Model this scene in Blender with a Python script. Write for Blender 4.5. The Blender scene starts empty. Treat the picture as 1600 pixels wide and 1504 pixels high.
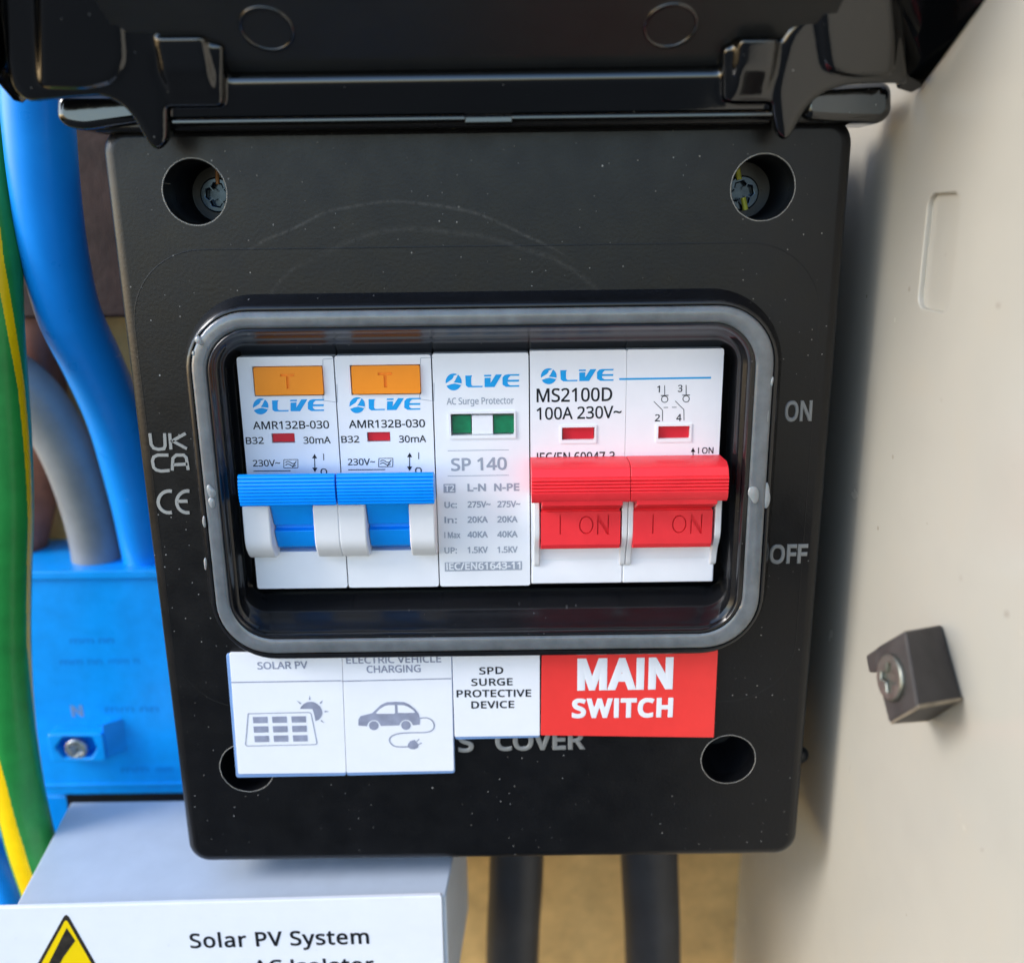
import bpy, bmesh, math, random
from mathutils import Vector, Matrix
random.seed(7)
R = math.radians
C = bpy.context.scene.collection
SC = bpy.context.scene

# ------------------------------------------------------------------ camera, sky, sun, exposure
F = 1450.0; W0, H0 = 800.0, 752.0            # focal length and centre of the 1600 x 1504 photograph, in pixels
TH = R(15.5); ROLL = 0.0130; DIST = 172.0     # looking down at the box front from 172 mm (all lengths in mm)
FWD = Vector((0, math.cos(TH), -math.sin(TH)))
UP0 = Vector((0, math.sin(TH), math.cos(TH)))
XA = Vector((1, 0, 0))
RIGHT = XA * math.cos(ROLL) - UP0 * math.sin(ROLL)
UP = UP0 * math.cos(ROLL) + XA * math.sin(ROLL)
CAM = -FWD * DIST
S = 0.001
cd = bpy.data.cameras.new('camera'); cam = bpy.data.objects.new('camera', cd); C.objects.link(cam)
m = Matrix((RIGHT, UP, -FWD)).transposed().to_4x4(); m.translation = CAM * S
cam.matrix_world = m
cd.sensor_fit = 'HORIZONTAL'; cd.sensor_width = 36; cd.lens = F / 1600 * 36
cd.clip_start = 0.005; cd.clip_end = 50
cd.dof.use_dof = True; cd.dof.focus_distance = 0.170; cd.dof.aperture_fstop = 11.0
SC.camera = cam
w = bpy.data.worlds.new('World'); SC.world = w; w.use_nodes = True
SUN_EL, SUN_AZ = R(30), R(-72)               # azimuth measured from straight in front of the box, towards the left
nt = w.node_tree; bg = nt.nodes['Background']
sky = nt.nodes.new('ShaderNodeTexSky'); sky.sky_type = 'NISHITA'; sky.sun_disc = False
sdir = Vector((math.sin(SUN_AZ) * math.cos(SUN_EL), -math.cos(SUN_AZ) * math.cos(SUN_EL), math.sin(SUN_EL)))
sky.sun_elevation = SUN_EL; sky.sun_rotation = math.atan2(sdir.x, sdir.y)
sky.air_density = 1.0; sky.dust_density = 0.6; sky.ozone_density = 2.5
nt.links.new(sky.outputs[0], bg.inputs[0]); bg.inputs[1].default_value = 0.15
sl = bpy.data.lights.new('sun', 'SUN'); sl.energy = 1.0; sl.angle = R(20); sl.color = (1, 0.95, 0.89)
so = bpy.data.objects.new('sun', sl); C.objects.link(so); so.rotation_euler = (-sdir).to_track_quat('-Z', 'Y').to_euler()
so.location = sdir * 2
SC.view_settings.view_transform = 'Standard'; SC.view_settings.look = 'None'
SC.view_settings.gamma = 1.0; SC.view_settings.exposure = 1.4

# ------------------------------------------------------------------ point helpers (mm)
def ray(px, py):
    return FWD + RIGHT * ((px - W0) / F) + UP * ((H0 - py) / F)
def at(px, py, Y):
    d = ray(px, py); return CAM + d * ((Y - CAM.y) / d.y)
def atX(px, py, X):
    d = ray(px, py); return CAM + d * ((X - CAM.x) / d.x)
def atN(px, py, P, N):
    d = ray(px, py); return CAM + d * ((P - CAM).dot(N) / d.dot(N))
def xz(px, py, Y):
    p = at(px, py, Y); return (p.x, p.z)

# ------------------------------------------------------------------ materials
def lin(h):
    v = [int(h[i:i + 2], 16) / 255 for i in (0, 2, 4)]
    return tuple(((c / 12.92) if c <= 0.04045 else ((c + 0.055) / 1.055) ** 2.4) for c in v) + (1,)
def node(nt, t, **kw):
    n = nt.nodes.new(t)
    for k, v in kw.items(): setattr(n, k, v)
    return n
def mathn(nt, op, a, b=None, c=None, clamp=False):
    n = node(nt, 'ShaderNodeMath', operation=op, use_clamp=clamp)
    for i, v in enumerate((a, b, c)):
        if v is None: continue
        if isinstance(v, (int, float)): n.inputs[i].default_value = v
        else: nt.links.new(v, n.inputs[i])
    return n.outputs[0]
def mm_coords(nt):
    tc = node(nt, 'ShaderNodeTexCoord'); mp = node(nt, 'ShaderNodeMapping')
    mp.inputs['Scale'].default_value = (1000, 1000, 1000)
    nt.links.new(tc.outputs['Object'], mp.inputs[0]); return mp.outputs[0]
def noise(nt, vec, scale, detail=3, rough=.5):
    n = node(nt, 'ShaderNodeTexNoise'); n.inputs['Scale'].default_value = scale
    n.inputs['Detail'].default_value = detail; n.inputs['Roughness'].default_value = rough
    nt.links.new(vec, n.inputs['Vector']); return n.outputs['Fac']
def ramp(nt, v, lo, hi):
    n = node(nt, 'ShaderNodeMapRange'); n.inputs[1].default_value = lo; n.inputs[2].default_value = hi
    nt.links.new(v, n.inputs[0]); return n.outputs[0]
def mixc(nt, fac, a, b):
    n = node(nt, 'ShaderNodeMix', data_type='RGBA')
    if isinstance(fac, (int, float)): n.inputs[0].default_value = fac
    else: nt.links.new(fac, n.inputs[0])
    for i, v in ((6, a), (7, b)):
        if isinstance(v, tuple): n.inputs[i].default_value = v
        else: nt.links.new(v, n.inputs[i])
    return n.outputs[2]
def specks(nt, vec, plane, cell, size, keep):
    """small dust specks, one to a voronoi cell, laid out in the plane 'xz' or 'yz'"""
    s = node(nt, 'ShaderNodeSeparateXYZ'); nt.links.new(vec, s.inputs[0])
    c = node(nt, 'ShaderNodeCombineXYZ')
    nt.links.new(s.outputs[0 if plane == 'xz' else 1], c.inputs[0]); nt.links.new(s.outputs[2], c.inputs[1])
    v = node(nt, 'ShaderNodeTexVoronoi', voronoi_dimensions='2D'); v.inputs['Scale'].default_value = 1 / cell
    nt.links.new(c.outputs[0], v.inputs['Vector'])
    sep = node(nt, 'ShaderNodeSeparateColor'); nt.links.new(v.outputs['Color'], sep.inputs[0])
    rad = mathn(nt, 'MULTIPLY', sep.outputs[1], size / cell)
    hit = mathn(nt, 'LESS_THAN', v.outputs['Distance'], rad)
    kp = mathn(nt, 'LESS_THAN', sep.outputs[0], keep)
    return mathn(nt, 'MULTIPLY', hit, kp)
def mat(name, col, rough=.4, spec=.5, metal=0, bump=0, bscale=1.0, var=.06, vscale=.15, coat=0, dust=None, sss=0,
        trans=0, rvar=.06, scratch=False, scuff=0):
    m = bpy.data.materials.new(name); m.use_nodes = True; nt = m.node_tree
    b = nt.nodes['Principled BSDF']; vec = mm_coords(nt)
    col = lin(col) if isinstance(col, str) else col
    n1 = noise(nt, vec, vscale, 4, .6)
    dark = tuple(c * (1 - 2 * var) for c in col[:3]) + (1,); lite = tuple(min(1, c * (1 + 2 * var)) for c in col[:3]) + (1,)
    cc = mixc(nt, ramp(nt, n1, .3, .7), dark, lite)
    if dust:
        plane, cell, size, keep, dcol, amt = dust
        msk = mathn(nt, 'MULTIPLY', specks(nt, vec, plane, cell, size, keep), ramp(nt, noise(nt, vec, .05, 2), .45, .62))
        msk2 = mathn(nt, 'MULTIPLY', specks(nt, vec, plane, cell * 3.1, size * 1.6, keep * .5), ramp(nt, noise(nt, vec, .08, 2), .48, .62))
        msk = mathn(nt, 'MAXIMUM', msk, msk2); msk = mathn(nt, 'MULTIPLY', msk, amt)
        cc = mixc(nt, msk, cc, lin(dcol))
    if scuff:
        mp = node(nt, 'ShaderNodeMapping'); mp.inputs['Scale'].default_value = (1, .5, .11); mp.inputs['Rotation'].default_value = (R(14), 0, 0)
        nt.links.new(vec, mp.inputs[0])
        k = ramp(nt, noise(nt, mp.outputs[0], .55, 4, .7), .70, .80)
        k = mathn(nt, 'MULTIPLY', k, ramp(nt, noise(nt, vec, .03, 2), .45, .6))
        cc = mixc(nt, mathn(nt, 'MULTIPLY', k, scuff), cc, (.16, .14, .12, 1))
        k2 = ramp(nt, noise(nt, vec, .06, 5, .65), .52, .72)
        cc = mixc(nt, mathn(nt, 'MULTIPLY', k2, scuff * .35), cc, (.42, .36, .27, 1))
    if scratch:
        s = node(nt, 'ShaderNodeSeparateXYZ'); nt.links.new(vec, s.inputs[0])
        tot = None
        for (cx, cz, rad, wd, x0, x1, amt) in scratch:
            dx = mathn(nt, 'SUBTRACT', s.outputs[0], cx); dz = mathn(nt, 'SUBTRACT', s.outputs[2], cz)
            d = mathn(nt, 'SQRT', mathn(nt, 'ADD', mathn(nt, 'MULTIPLY', dx, dx), mathn(nt, 'MULTIPLY', dz, dz)))
            d = mathn(nt, 'ADD', d, mathn(nt, 'MULTIPLY', noise(nt, vec, .06, 2), 2.6))
            e = mathn(nt, 'ABSOLUTE', mathn(nt, 'SUBTRACT', d, rad + 1.3))
            k = mathn(nt, 'SUBTRACT', 1, mathn(nt, 'DIVIDE', e, wd), clamp=True)
            k = mathn(nt, 'MULTIPLY', k, ramp(nt, noise(nt, vec, .9, 5, .7), .35, .7))
            k = mathn(nt, 'MULTIPLY', k, ramp(nt, s.outputs[0], x0, x0 + 5))
            k = mathn(nt, 'MULTIPLY', k, ramp(nt, s.outputs[0], x1, x1 - 8))
            k = mathn(nt, 'MULTIPLY', k, mathn(nt, 'GREATER_THAN', s.outputs[2], cz))
            k = mathn(nt, 'MULTIPLY', k, amt)
            tot = k if tot is None else mathn(nt, 'MAXIMUM', tot, k)
        cc = mixc(nt, tot, cc, (.35, .34, .32, 1))
    nt.links.new(cc, b.inputs['Base Color'])
    r1 = noise(nt, vec, vscale * 4, 3)
    rr = mathn(nt, 'ADD', mathn(nt, 'MULTIPLY', r1, rvar * 2), rough - rvar)
    nt.links.new(rr, b.inputs['Roughness'])
    b.inputs['Specular IOR Level'].default_value = spec; b.inputs['Metallic'].default_value = metal
    b.inputs['Coat Weight'].default_value = coat; b.inputs['Coat Roughness'].default_value = .1
    if sss:
        b.inputs['Subsurface Weight'].default_value = sss; b.inputs['Subsurface Scale'].default_value = .001
    if trans: b.inputs['Transmission Weight'].default_value = trans
    if bump:
        bn = node(nt, 'ShaderNodeBump'); bn.inputs['Strength'].default_value = 1.0; bn.inputs['Distance'].default_value = bump * S
        nt.links.new(noise(nt, vec, bscale, 3, .55), bn.inputs['Height']); nt.links.new(bn.outputs[0], b.inputs['Normal'])
    return m

# scratch arcs in enclosure coordinates (mm, x and z from the enclosure's own origin)
M = {}
def flat(name, col, rough=.5, **k): M[name] = mat(name, col, rough, var=k.pop('var', .03), **k)
_o = at(756, 1340, 60)
ENC = Vector((_o.x, 60, _o.z))
def arc(cpx, cpy, rpx, rpy, wd, x0, x1, amt):
    c = at(cpx, cpy, 0) - ENC; r = (at(cpx, cpy - rpy, 0) - at(cpx, cpy, 0)).length
    return (c.x, c.z, r, wd, (at(x0, 350, 0) - ENC).x, (at(x1, 350, 0) - ENC).x, amt)
M['cover'] = mat('cover_black_plastic', '0b0c0f', .33, .36, bump=.03, bscale=1.6, var=.12, vscale=.05, rvar=.11,
                 dust=('xz', 2.6, .13, .42, 'c8c6c0', .6),
                 scratch=[arc(640, 760, 0, 440, .4, 365, 905, .16), arc(680, 780, 0, 420, .7, 480, 1000, .08),
                          arc(560, 560, 0, 170, .4, 330, 520, .08)])
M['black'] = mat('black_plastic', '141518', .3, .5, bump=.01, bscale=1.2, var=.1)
M['well'] = mat('window_frame_black_plastic', '131417', .22, .55, bump=.008, bscale=1.2, var=.1, dust=('xz', 3.0, .13, .5, 'b0b0b0', .5))
M['lid'] = mat('lid_gloss_black', '010203', .09, .9, bump=.012, bscale=.5, var=.1, rvar=.02, coat=.4, dust=('xz', 4.0, .14, .4, 'a09e98', .6))
M['lidmat'] = mat('lid_inner_satin_black', '1b1c1c', .42, .5, bump=.01, bscale=1.0, var=.1)
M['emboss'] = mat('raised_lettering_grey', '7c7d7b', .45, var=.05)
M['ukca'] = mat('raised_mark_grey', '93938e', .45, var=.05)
M['gasket'] = mat('grey_rubber_seal', '666b6f', .22, .6, coat=.5, sss=.3, var=.10, vscale=.25, bump=.05, bscale=.5)
M['glue'] = mat('clear_glue_lump', '8f9394', .2, .6, sss=.3, var=.08, bump=.1, bscale=1.2)
M['white'] = mat('white_module_plastic', 'eceef2', .33, .5, var=.01, bump=.004, bscale=3)
M['cheek'] = mat('warm_white_plastic', 'dfdfe0', .35, .5, var=.01, bump=.004, bscale=3)
M['lever_blue'] = mat('lever_blue_plastic', (0.0, .30, .93, 1), .33, .5, var=.03)
M['lever_red'] = mat('lever_red_plastic', (.86, .03, .042, 1), .36, .5, var=.03)
M['orange'] = mat('test_button_orange', (1, .29, .010, 1), .4, .4, var=.02)
M['flag_red'] = mat('indicator_red', (.62, .012, .03, 1), .3, .5, var=.03)
M['flag_green'] = mat('indicator_green', (.0, .17, .07, 1), .35, .5, var=.15, vscale=.5)
M['ink'] = mat('black_ink', '14171d', .5, .3, var=.02)
M['ink_grey'] = mat('grey_ink', '9ca4b1', .5, .3, var=.02)
M['ink_pale'] = mat('pale_grey_ink', '8f94a8', .5, .3, var=.12, vscale=.3)
M['ink_logo'] = mat('cyan_blue_ink', (0.0, .34, .76, 1), .4, .4, var=.02)
M['paper'] = mat('laminated_white_label', 'eceef4', .3, .5, var=.01)
M['backing'] = mat('blue_tinted_label_backing', '7d9fd0', .3, .5, var=.03)
M['label_red'] = mat('laminated_red_label', (.86, .045, .04, 1), .33, .5, var=.02)
M['grey_box'] = mat('pale_grey_box_plastic', 'bcc6d2', .36, .5, var=.02, bump=.006, bscale=1)
M['yellow'] = mat('warning_yellow', (.95, .66, .0, 1), .35, .5, var=.02)
M['dark_ink'] = mat('warning_black', '2b2620', .5, .4, var=.35, vscale=.8)
M['cable_blue'] = mat('blue_cable_sheath', (0.005, .29, .95, 1), .3, .5, var=.05, vscale=.05, dust=('xz', 7, .3, .4, '8fc3ff', .5))
M['cable_grey'] = mat('grey_cable_sheath', '85888a', .42, .5, var=.05)
M['cable_dark'] = mat('dark_grey_cable_sheath', '2b2c30', .48, .5, var=.14, vscale=.12, dust=('xz', 6, .5, .4, '60626a', .4))
M['earth_green'] = mat('earth_cable_green', (.02, .28, .05, 1), .32, .5, var=.08)
M['earth_yellow'] = mat('earth_cable_yellow', (.92, .58, .0, 1), .32, .5, var=.05)
M['terminal'] = mat('blue_terminal_plastic', (0.0, .32, .92, 1), .3, .5, var=.05, bump=.01, bscale=.8)
M['faint_blue'] = mat('faint_moulded_blue', (0.0, .19, .66, 1), .4, .4, var=.05)
M['steel'] = mat('zinc_screw', '3a444e', .22, .5, metal=1, var=.12, vscale=.6)
M['zinc'] = mat('bright_zinc_screw', 'c3c8ce', .25, .5, metal=.8, var=.1, vscale=.6)
M['nickel'] = mat('dull_nickel_screw', '83847a', .38, .5, metal=.85, var=.15, vscale=.5, bump=.03, bscale=1.2)
M['rubber'] = mat('dark_brown_rubber', '3a3634', .62, .35, var=.14, vscale=.18, bump=.04, bscale=.8, dust=('yz', 3.2, .22, .4, 'a8a49a', .7))
M['rubber_pale'] = mat('dusty_rubber', '8d806c', .65, .3, var=.15, vscale=.3)  # lighter tan stands in for light bounced up from the ground
M['cream'] = mat('cream_moulded_plastic', 'aeaa9f', .25, .5, var=.02, vscale=.03, bump=.012, bscale=.035, rvar=.05, scuff=.55,
                 dust=('yz', 14, .5, .45, '7d766a', .7))
M['board'] = mat('tan_timber_board', 'd4ad70', .6, .3, var=.09, vscale=.12, bump=.08, bscale=.5)
M['batten'] = mat('dark_brown_timber', '3a2a26', .65, .3, var=.2, vscale=.12, bump=.2, bscale=.3)
M['copper'] = mat('pinkish_brown_pipe', '8d5a48', .45, .4, var=.18, vscale=.08)
M['wire_orange'] = mat('orange_wire', 'c8854a', .4, .4)
M['wire_yellow'] = mat('yellow_green_wire', 'd0cf4a', .4, .4)

# ------------------------------------------------------------------ object helpers
def empty(name, loc, label=None, cat=None, group=None):
    o = bpy.data.objects.new(name, None); C.objects.link(o); o.location = Vector(loc) * S
    o.empty_display_size = .01
    if label: o['label'] = label
    if cat: o['category'] = cat
    if group: o['group'] = group
    return o
def wloc(o):
    v = Vector((0, 0, 0))
    while o is not None: v += o.location; o = o.parent
    return v / S
class MB:
    def __init__(s): s.v = []; s.f = []; s.m = []
    def add(s, vs, fs, mi=0):
        k = len(s.v); s.v += [Vector(v) for v in vs]; s.f += [tuple(i + k for i in f) for f in fs]; s.m += [mi] * len(fs); return s
    def box(s, x0, x1, y0, y1, z0, z1, mi=0):
        v = [(x, y, z) for x in (x0, x1) for y in (y0, y1) for z in (z0, z1)]
        return s.add(v, [(0, 1, 3, 2), (4, 6, 7, 5), (0, 4, 5, 1), (2, 3, 7, 6), (0, 2, 6, 4), (1, 5, 7, 3)], mi)
    def prism_x(s, prof, x0, x1, mi=0):
        n = len(prof); v = [(x0, y, z) for y, z in prof] + [(x1, y, z) for y, z in prof]
        f = [tuple(range(n)), tuple(range(2 * n - 1, n - 1, -1))] + [(i, (i + 1) % n, n + (i + 1) % n, n + i) for i in range(n)]
        return s.add(v, f, mi)
    def poly(s, pts, mi=0):
        return s.add(pts, [tuple(range(len(pts)))], mi)
    def line(s, a, b, wd, mi=0, N=Vector((0, -1, 0))):
        a = Vector(a); b = Vector(b); d = (b - a).normalized(); q = d.cross(N).normalized() * wd / 2
        return s.poly([a - q, b - q, b + q, a + q], mi)
    def tube(s, pts, r, seg=24, mi=0, caps=True, mfun=None):
        pts = [Vector(p) for p in pts]; n = len(pts); rings = []
        ref = Vector((0, -1, 0))
        for i, p in enumerate(pts):
            t = (pts[min(i + 1, n - 1)] - pts[max(i - 1, 0)]).normalized()
            a = (ref - t * ref.dot(t)).normalized(); b = t.cross(a)
            rr = r[i] if isinstance(r, list) else r
            rings.append([p + (a * math.cos(2 * math.pi * k / seg) + b * math.sin(2 * math.pi * k / seg)) * rr for k in range(seg)])
        base = len(s.v)
        for rg in rings: s.v += rg
        for i in range(n - 1):
            for k in range(seg):
                k2 = (k + 1) % seg
                s.f.append((base + i * seg + k, base + i * seg + k2, base + (i + 1) * seg + k2, base + (i + 1) * seg + k))
                s.m.append(mfun(i, k) if mfun else mi)
        if caps:
            s.f.append(tuple(base + k for k in range(seg))); s.m.append(mi)
            s.f.append(tuple(base + (n - 1) * seg + k for k in reversed(range(seg)))); s.m.append(mi)
        return s
    def hull(s, pts, mi=0):
        bm = bmesh.new()
        for p in pts: bm.verts.new(p)
        r = bmesh.ops.convex_hull(bm, input=bm.verts[:])
        bmesh.ops.delete(bm, geom=list({g for g in list(r['geom_interior']) + list(r['geom_unused']) if isinstance(g, bmesh.types.BMVert)}), context='VERTS')
        bmesh.ops.dissolve_limit(bm, angle_limit=R(2), verts=bm.verts[:], edges=bm.edges[:])
        bm.verts.index_update()
        s.add([v.co.copy() for v in bm.verts], [tuple(v.index for v in f.verts) for f in bm.faces], mi); bm.free(); return s
    def build(s, name, mats, parent=None, smooth=False, bevel=0, segs=3, angle=35, **props):
        if not isinstance(mats, (list, tuple)): mats = [mats]
        off = wloc(parent) if parent is not None else Vector((0, 0, 0))
        me = bpy.data.meshes.new(name)
        if parent is None:     # origin at the middle of the thing
            lo = Vector([min(v[i] for v in s.v) for i in range(3)]); hi = Vector([max(v[i] for v in s.v) for i in range(3)])
            off = (lo + hi) / 2
        me.from_pydata([(v - off) * S for v in s.v], [], s.f)
        for mm in mats: me.materials.append(mm)
        me.polygons.foreach_set('material_index', s.m)
        bm = bmesh.new(); bm.from_mesh(me); bmesh.ops.recalc_face_normals(bm, faces=bm.faces[:]) if len(s.f) > 1 else None
        bm.to_mesh(me); bm.free()
        me.polygons.foreach_set('use_smooth', [True] * len(me.polygons))
        me.set_sharp_from_angle(angle=R(angle if not smooth else 80))
        o = bpy.data.objects.new(name, me); C.objects.link(o)
        if parent is not None: o.parent = parent
        else: o.location = off * S
        if bevel:
            b = o.modifiers.new('bevel', 'BEVEL'); b.width = bevel * S; b.segments = segs; b.limit_method = 'ANGLE'; b.angle_limit = R(30)
            b.harden_normals = True
        for k, v in props.items(): o[k] = v
        return o

def curve_mesh(loops, extrude, bevel, res=2):
    cu = bpy.data.curves.new('outline', 'CURVE'); cu.dimensions = '2D'; cu.fill_mode = 'BOTH'
    for lp in loops:
        sp = cu.splines.new('POLY'); sp.points.add(len(lp) - 1); sp.use_cyclic_u = True
        for p, q in zip(sp.points, lp): p.co = (q[0], q[1], 0, 1)
    cu.extrude = extrude; cu.bevel_depth = bevel; cu.bevel_resolution = res
    if bevel: cu.offset = -bevel
    o = bpy.data.objects.new('outline', cu); C.objects.link(o)
    me = bpy.data.meshes.new_from_object(o.evaluated_get(bpy.context.evaluated_depsgraph_get()))
    vs = [v.co.copy() for v in me.vertices]; fs = [tuple(p.vertices) for p in me.polygons]
    bpy.data.objects.remove(o); bpy.data.curves.remove(cu); bpy.data.meshes.remove(me)
    return vs, fs
def plate(mb, loops, yf, yb, bevel=0, mi=0, res=2):
    """flat plate with holes, outlines in (x, z); front face at yf, back at yb"""
    th = (yb - yf) / 2; vs, fs = curve_mesh(loops, max(th - bevel, 1e-4), bevel, res)
    return mb.add([(v.x, (yf + yb) / 2 - v.z, v.y) for v in vs], fs, mi)
def circle(cx, cz, r, n=48, a0=0):
    return [(cx + r * math.cos(a0 + 2 * math.pi * k / n), cz + r * math.sin(a0 + 2 * math.pi * k / n)) for k in range(n)]
def rrect(x0, x1, z0, z1, r, n=10):
    out = []
    for cx, cz, a in ((x1 - r, z1 - r, 0), (x0 + r, z1 - r, 90), (x0 + r, z0 + r, 180), (x1 - r, z0 + r, 270)):
        for k in range(n + 1):
            t = R(a + 90 * k / n); out.append((cx + r * math.cos(t), cz + r * math.sin(t)))
    return out
def rpoly(pts, r, n=5):
    out = []; m_ = len(pts)
    for i in range(m_):
        p = Vector(pts[i]); a = Vector(pts[i - 1]); b = Vector(pts[(i + 1) % m_])
        da = (a - p); db = (b - p); ri = min(r, da.length * .45, db.length * .45)
        a = p + da.normalized() * ri; b = p + db.normalized() * ri
        for k in range(n + 1):
            t = k / n; q = a * (1 - t) ** 2 + p * 2 * t * (1 - t) + b * t * t; out.append((q.x, q.y))
    return out
def spline(pts, n=8):
    pts = [Vector(p) for p in pts]; out = []
    for i in range(len(pts) - 1):
        p0 = pts[max(i - 1, 0)]; p1 = pts[i]; p2 = pts[i + 1]; p3 = pts[min(i + 2, len(pts) - 1)]
        for k in range(n):
            t = k / n
            out.append(.5 * ((2 * p1) + (p2 - p0) * t + (2 * p0 - 5 * p1 + 4 * p2 - p3) * t * t + (3 * p1 - p0 - 3 * p2 + p3) * t ** 3))
    out.append(pts[-1]); return out

# lettering: a sans face shipped inside Blender, else Blender's built-in one
import os
FONT = None
try:
    FONT = bpy.data.fonts.load(os.path.join(bpy.utils.resource_path('LOCAL'), 'datafiles', 'fonts', 'NotoSansMath-Regular.woff2'))
except Exception:
    FONT = None
_tc = {}
def glyphs(s, bold, space):
    key = (s, bold, space)
    if key not in _tc:
        def mk(t):
            cu = bpy.data.curves.new('text', 'FONT'); cu.body = t; cu.bevel_depth = bold; cu.bevel_resolution = 1; cu.resolution_u = 4; cu.space_character = space
            if FONT: cu.font = FONT
            o = bpy.data.objects.new('text', cu); C.objects.link(o)
            me = bpy.data.meshes.new_from_object(o.evaluated_get(bpy.context.evaluated_depsgraph_get()))
            r = ([v.co.copy() for v in me.vertices], [tuple(p.vertices) for p in me.polygons])
            bpy.data.objects.remove(o); bpy.data.curves.remove(cu); bpy.data.meshes.remove(me); return r
        hv, _ = mk('H'); cap = max(v.y for v in hv) - bold
        vs, fs = mk(s.replace('I', 'l'))        # plain stroke for the capital I, cut off at cap height
        if s.upper() == s or s[:2] == 'I ' or s.startswith('AC I'):
            for v in vs:
                if v.y > cap + bold: v.y = cap + bold
        _tc[key] = (vs, fs, cap)
    return _tc[key]
def text(mb, s, xl, yl, xr, yr, cap_px, Y, bold=0, mi=0, P=None, N=None, raise_=0, space=1.0):
    """lettering from (xl, yl) to (xr, yr), the two ends of its baseline, cap_px tall, on the plane y = Y"""
    vs, fs, cap = glyphs(s, .03 if raise_ else round(max(bold, .003) + .006, 4), space)
    x0 = min(v.x for v in vs); x1 = max(v.x for v in vs)
    g = (lambda a, b: atN(a, b, P, N)) if P is not None else (lambda a, b: at(a, b, Y))
    A = g(xl, yl); B = g(xr, yr); T = g(xl, yl - cap_px)
    nrm = N if N is not None else Vector((0, -1, 0))
    ex = (B - A) / (x1 - x0); ux = ex.normalized(); uz = ux.cross(nrm)
    if uz.z < 0: uz = -uz
    hgt = abs((T - A).dot(uz)) / cap
    kz = raise_ / .03 if raise_ else hgt * .08
    pts = [A + ex * (v.x - x0) + uz * (v.y * hgt) + nrm * (v.z * kz) for v in vs]
    mb.add(pts, fs, mi)
    return mb

# ------------------------------------------------------------------ the setting: board and cabinet wall
YB = 70.0
XW = (at(1156, 1345, YB)).x
b = MB().box(-260, XW + 2.5, YB, YB + 9, -300, 150); b.build('back_board', M['board'], kind='structure')
g = MB(); g.add([(-3000, -6000, -1250), (3000, -6000, -1250), (3000, 300, -1250), (-3000, 300, -1250)], [(0, 1, 2, 3)])
g.build('ground', mat('paving', '3d3a35', .8, .3, var=.1, vscale=.004), kind='structure')  # unseen ground, added for reflections and fill from below
p0 = atX(1434, 480, XW); p1 = atX(1502, 300, XW)
b = MB().box(XW + .75, XW + 3, -120, YB - .3, -300, 150)
pad = rrect(min(p0.y, p1.y), max(p0.y, p1.y), p0.z, p1.z, 2.2)
vs, fs = curve_mesh([[(-120, -300), (YB - .3, -300), (YB - .3, 150), (-120, 150)], pad], .3, .25, 4)
b.add([(XW + .42 - v.z, v.x, v.y) for v in vs], fs); b.build('cabinet_wall', M['cream'], kind='structure')
bt = MB().box(-120, at(206, 300, 60).x + 14, 52, YB - .5, at(140, 497, 52).z, 70).build('timber_batten', M['batten'], bevel=1.0,
    label='dark brown timber batten behind the top of the blue cable', category='batten')
px_ = [(52, 470), (60, 560), (62, 650), (55, 740), (44, 800), (30, 860)]
MB().tube(spline([at(x, y, 63) for x, y in px_], 6), 6.2, 32).build('copper_pipe', M['copper'], smooth=True,
    label='pinkish brown pipe seen between the green and grey cables', category='pipe')

# ------------------------------------------------------------------ cables
def cable(name, pts, dia, m_, label, cat='cable', seg=40):
    P = spline([at(x, y, Y) for x, y, Y in pts], 10)
    o = MB().tube(P, dia / 2, seg).build(name, m_, smooth=True); o['label'] = label; o['category'] = cat; return o, P
cable('blue_cable', [(52, -120, 10), (54, 40, 13), (60, 180, 17), (71, 300, 21), (86, 400, 25), (108, 490, 30), (146, 570, 37),
      (180, 650, 44), (203, 730, 49), (220, 800, 52), (232, 862, 54), (240, 905, 55)], 12.6, M['cable_blue'],
      'thick blue cable curving down the left into the blue terminal box')
cable('grey_cable', [(-90, 560, 42), (-40, 566, 44), (5, 582, 46), (48, 615, 48), (86, 668, 50), (116, 730, 52), (138, 795, 54), (151, 850, 55), (155, 890, 55)],
      12.4, M['cable_grey'], 'thick light grey cable curving down into the blue terminal box')
# earth cable with two yellow stripes that wind round it
ep = [(-45, -120), (-42, 0), (-36, 100), (-28, 200), (-19, 300), (-12, 400), (-8, 500), (-1, 600), (6, 700), (9, 800), (7, 900), (7, 1000),
      (12, 1100), (24, 1200), (44, 1300), (66, 1370), (98, 1460)]
P = spline([at(x, y, 21) for x, y in ep], 40)
al1 = [(-200, 15), (200, 26), (400, 40), (480, 56), (600, 76), (800, 88), (1000, 92), (1100, 108), (1500, 150)]
al2 = [(-200, -150), (900, -100), (1000, -70), (1100, -38), (1200, -18), (1300, -8), (1500, -4)]
def interp(tab, y):
    for (a, va), (b_, vb) in zip(tab, tab[1:]):
        if a <= y <= b_: return va + (vb - va) * (y - a) / (b_ - a)
    return tab[-1][1]
SEG = 240
def stripe(i, k):
    y = ep[min(i // 40, len(ep) - 1)][1]; y2 = ep[min(i // 40 + 1, len(ep) - 1)][1]; y = y + (y2 - y) * (i % 40) / 40
    ang = 360 * k / SEG
    for tab, half in ((al1, 10), (al2, 25)):
        if abs((ang + interp(tab, y) + 180) % 360 - 180) < half: return 1
    return 0
b = MB().tube(P, 5.3, SEG, mfun=stripe); o = b.build('earth_cable', [M['earth_green'], M['earth_yellow']], smooth=True)
o['label'] = 'green and yellow striped earth cable along the left edge'; o['category'] = 'cable'
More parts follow.
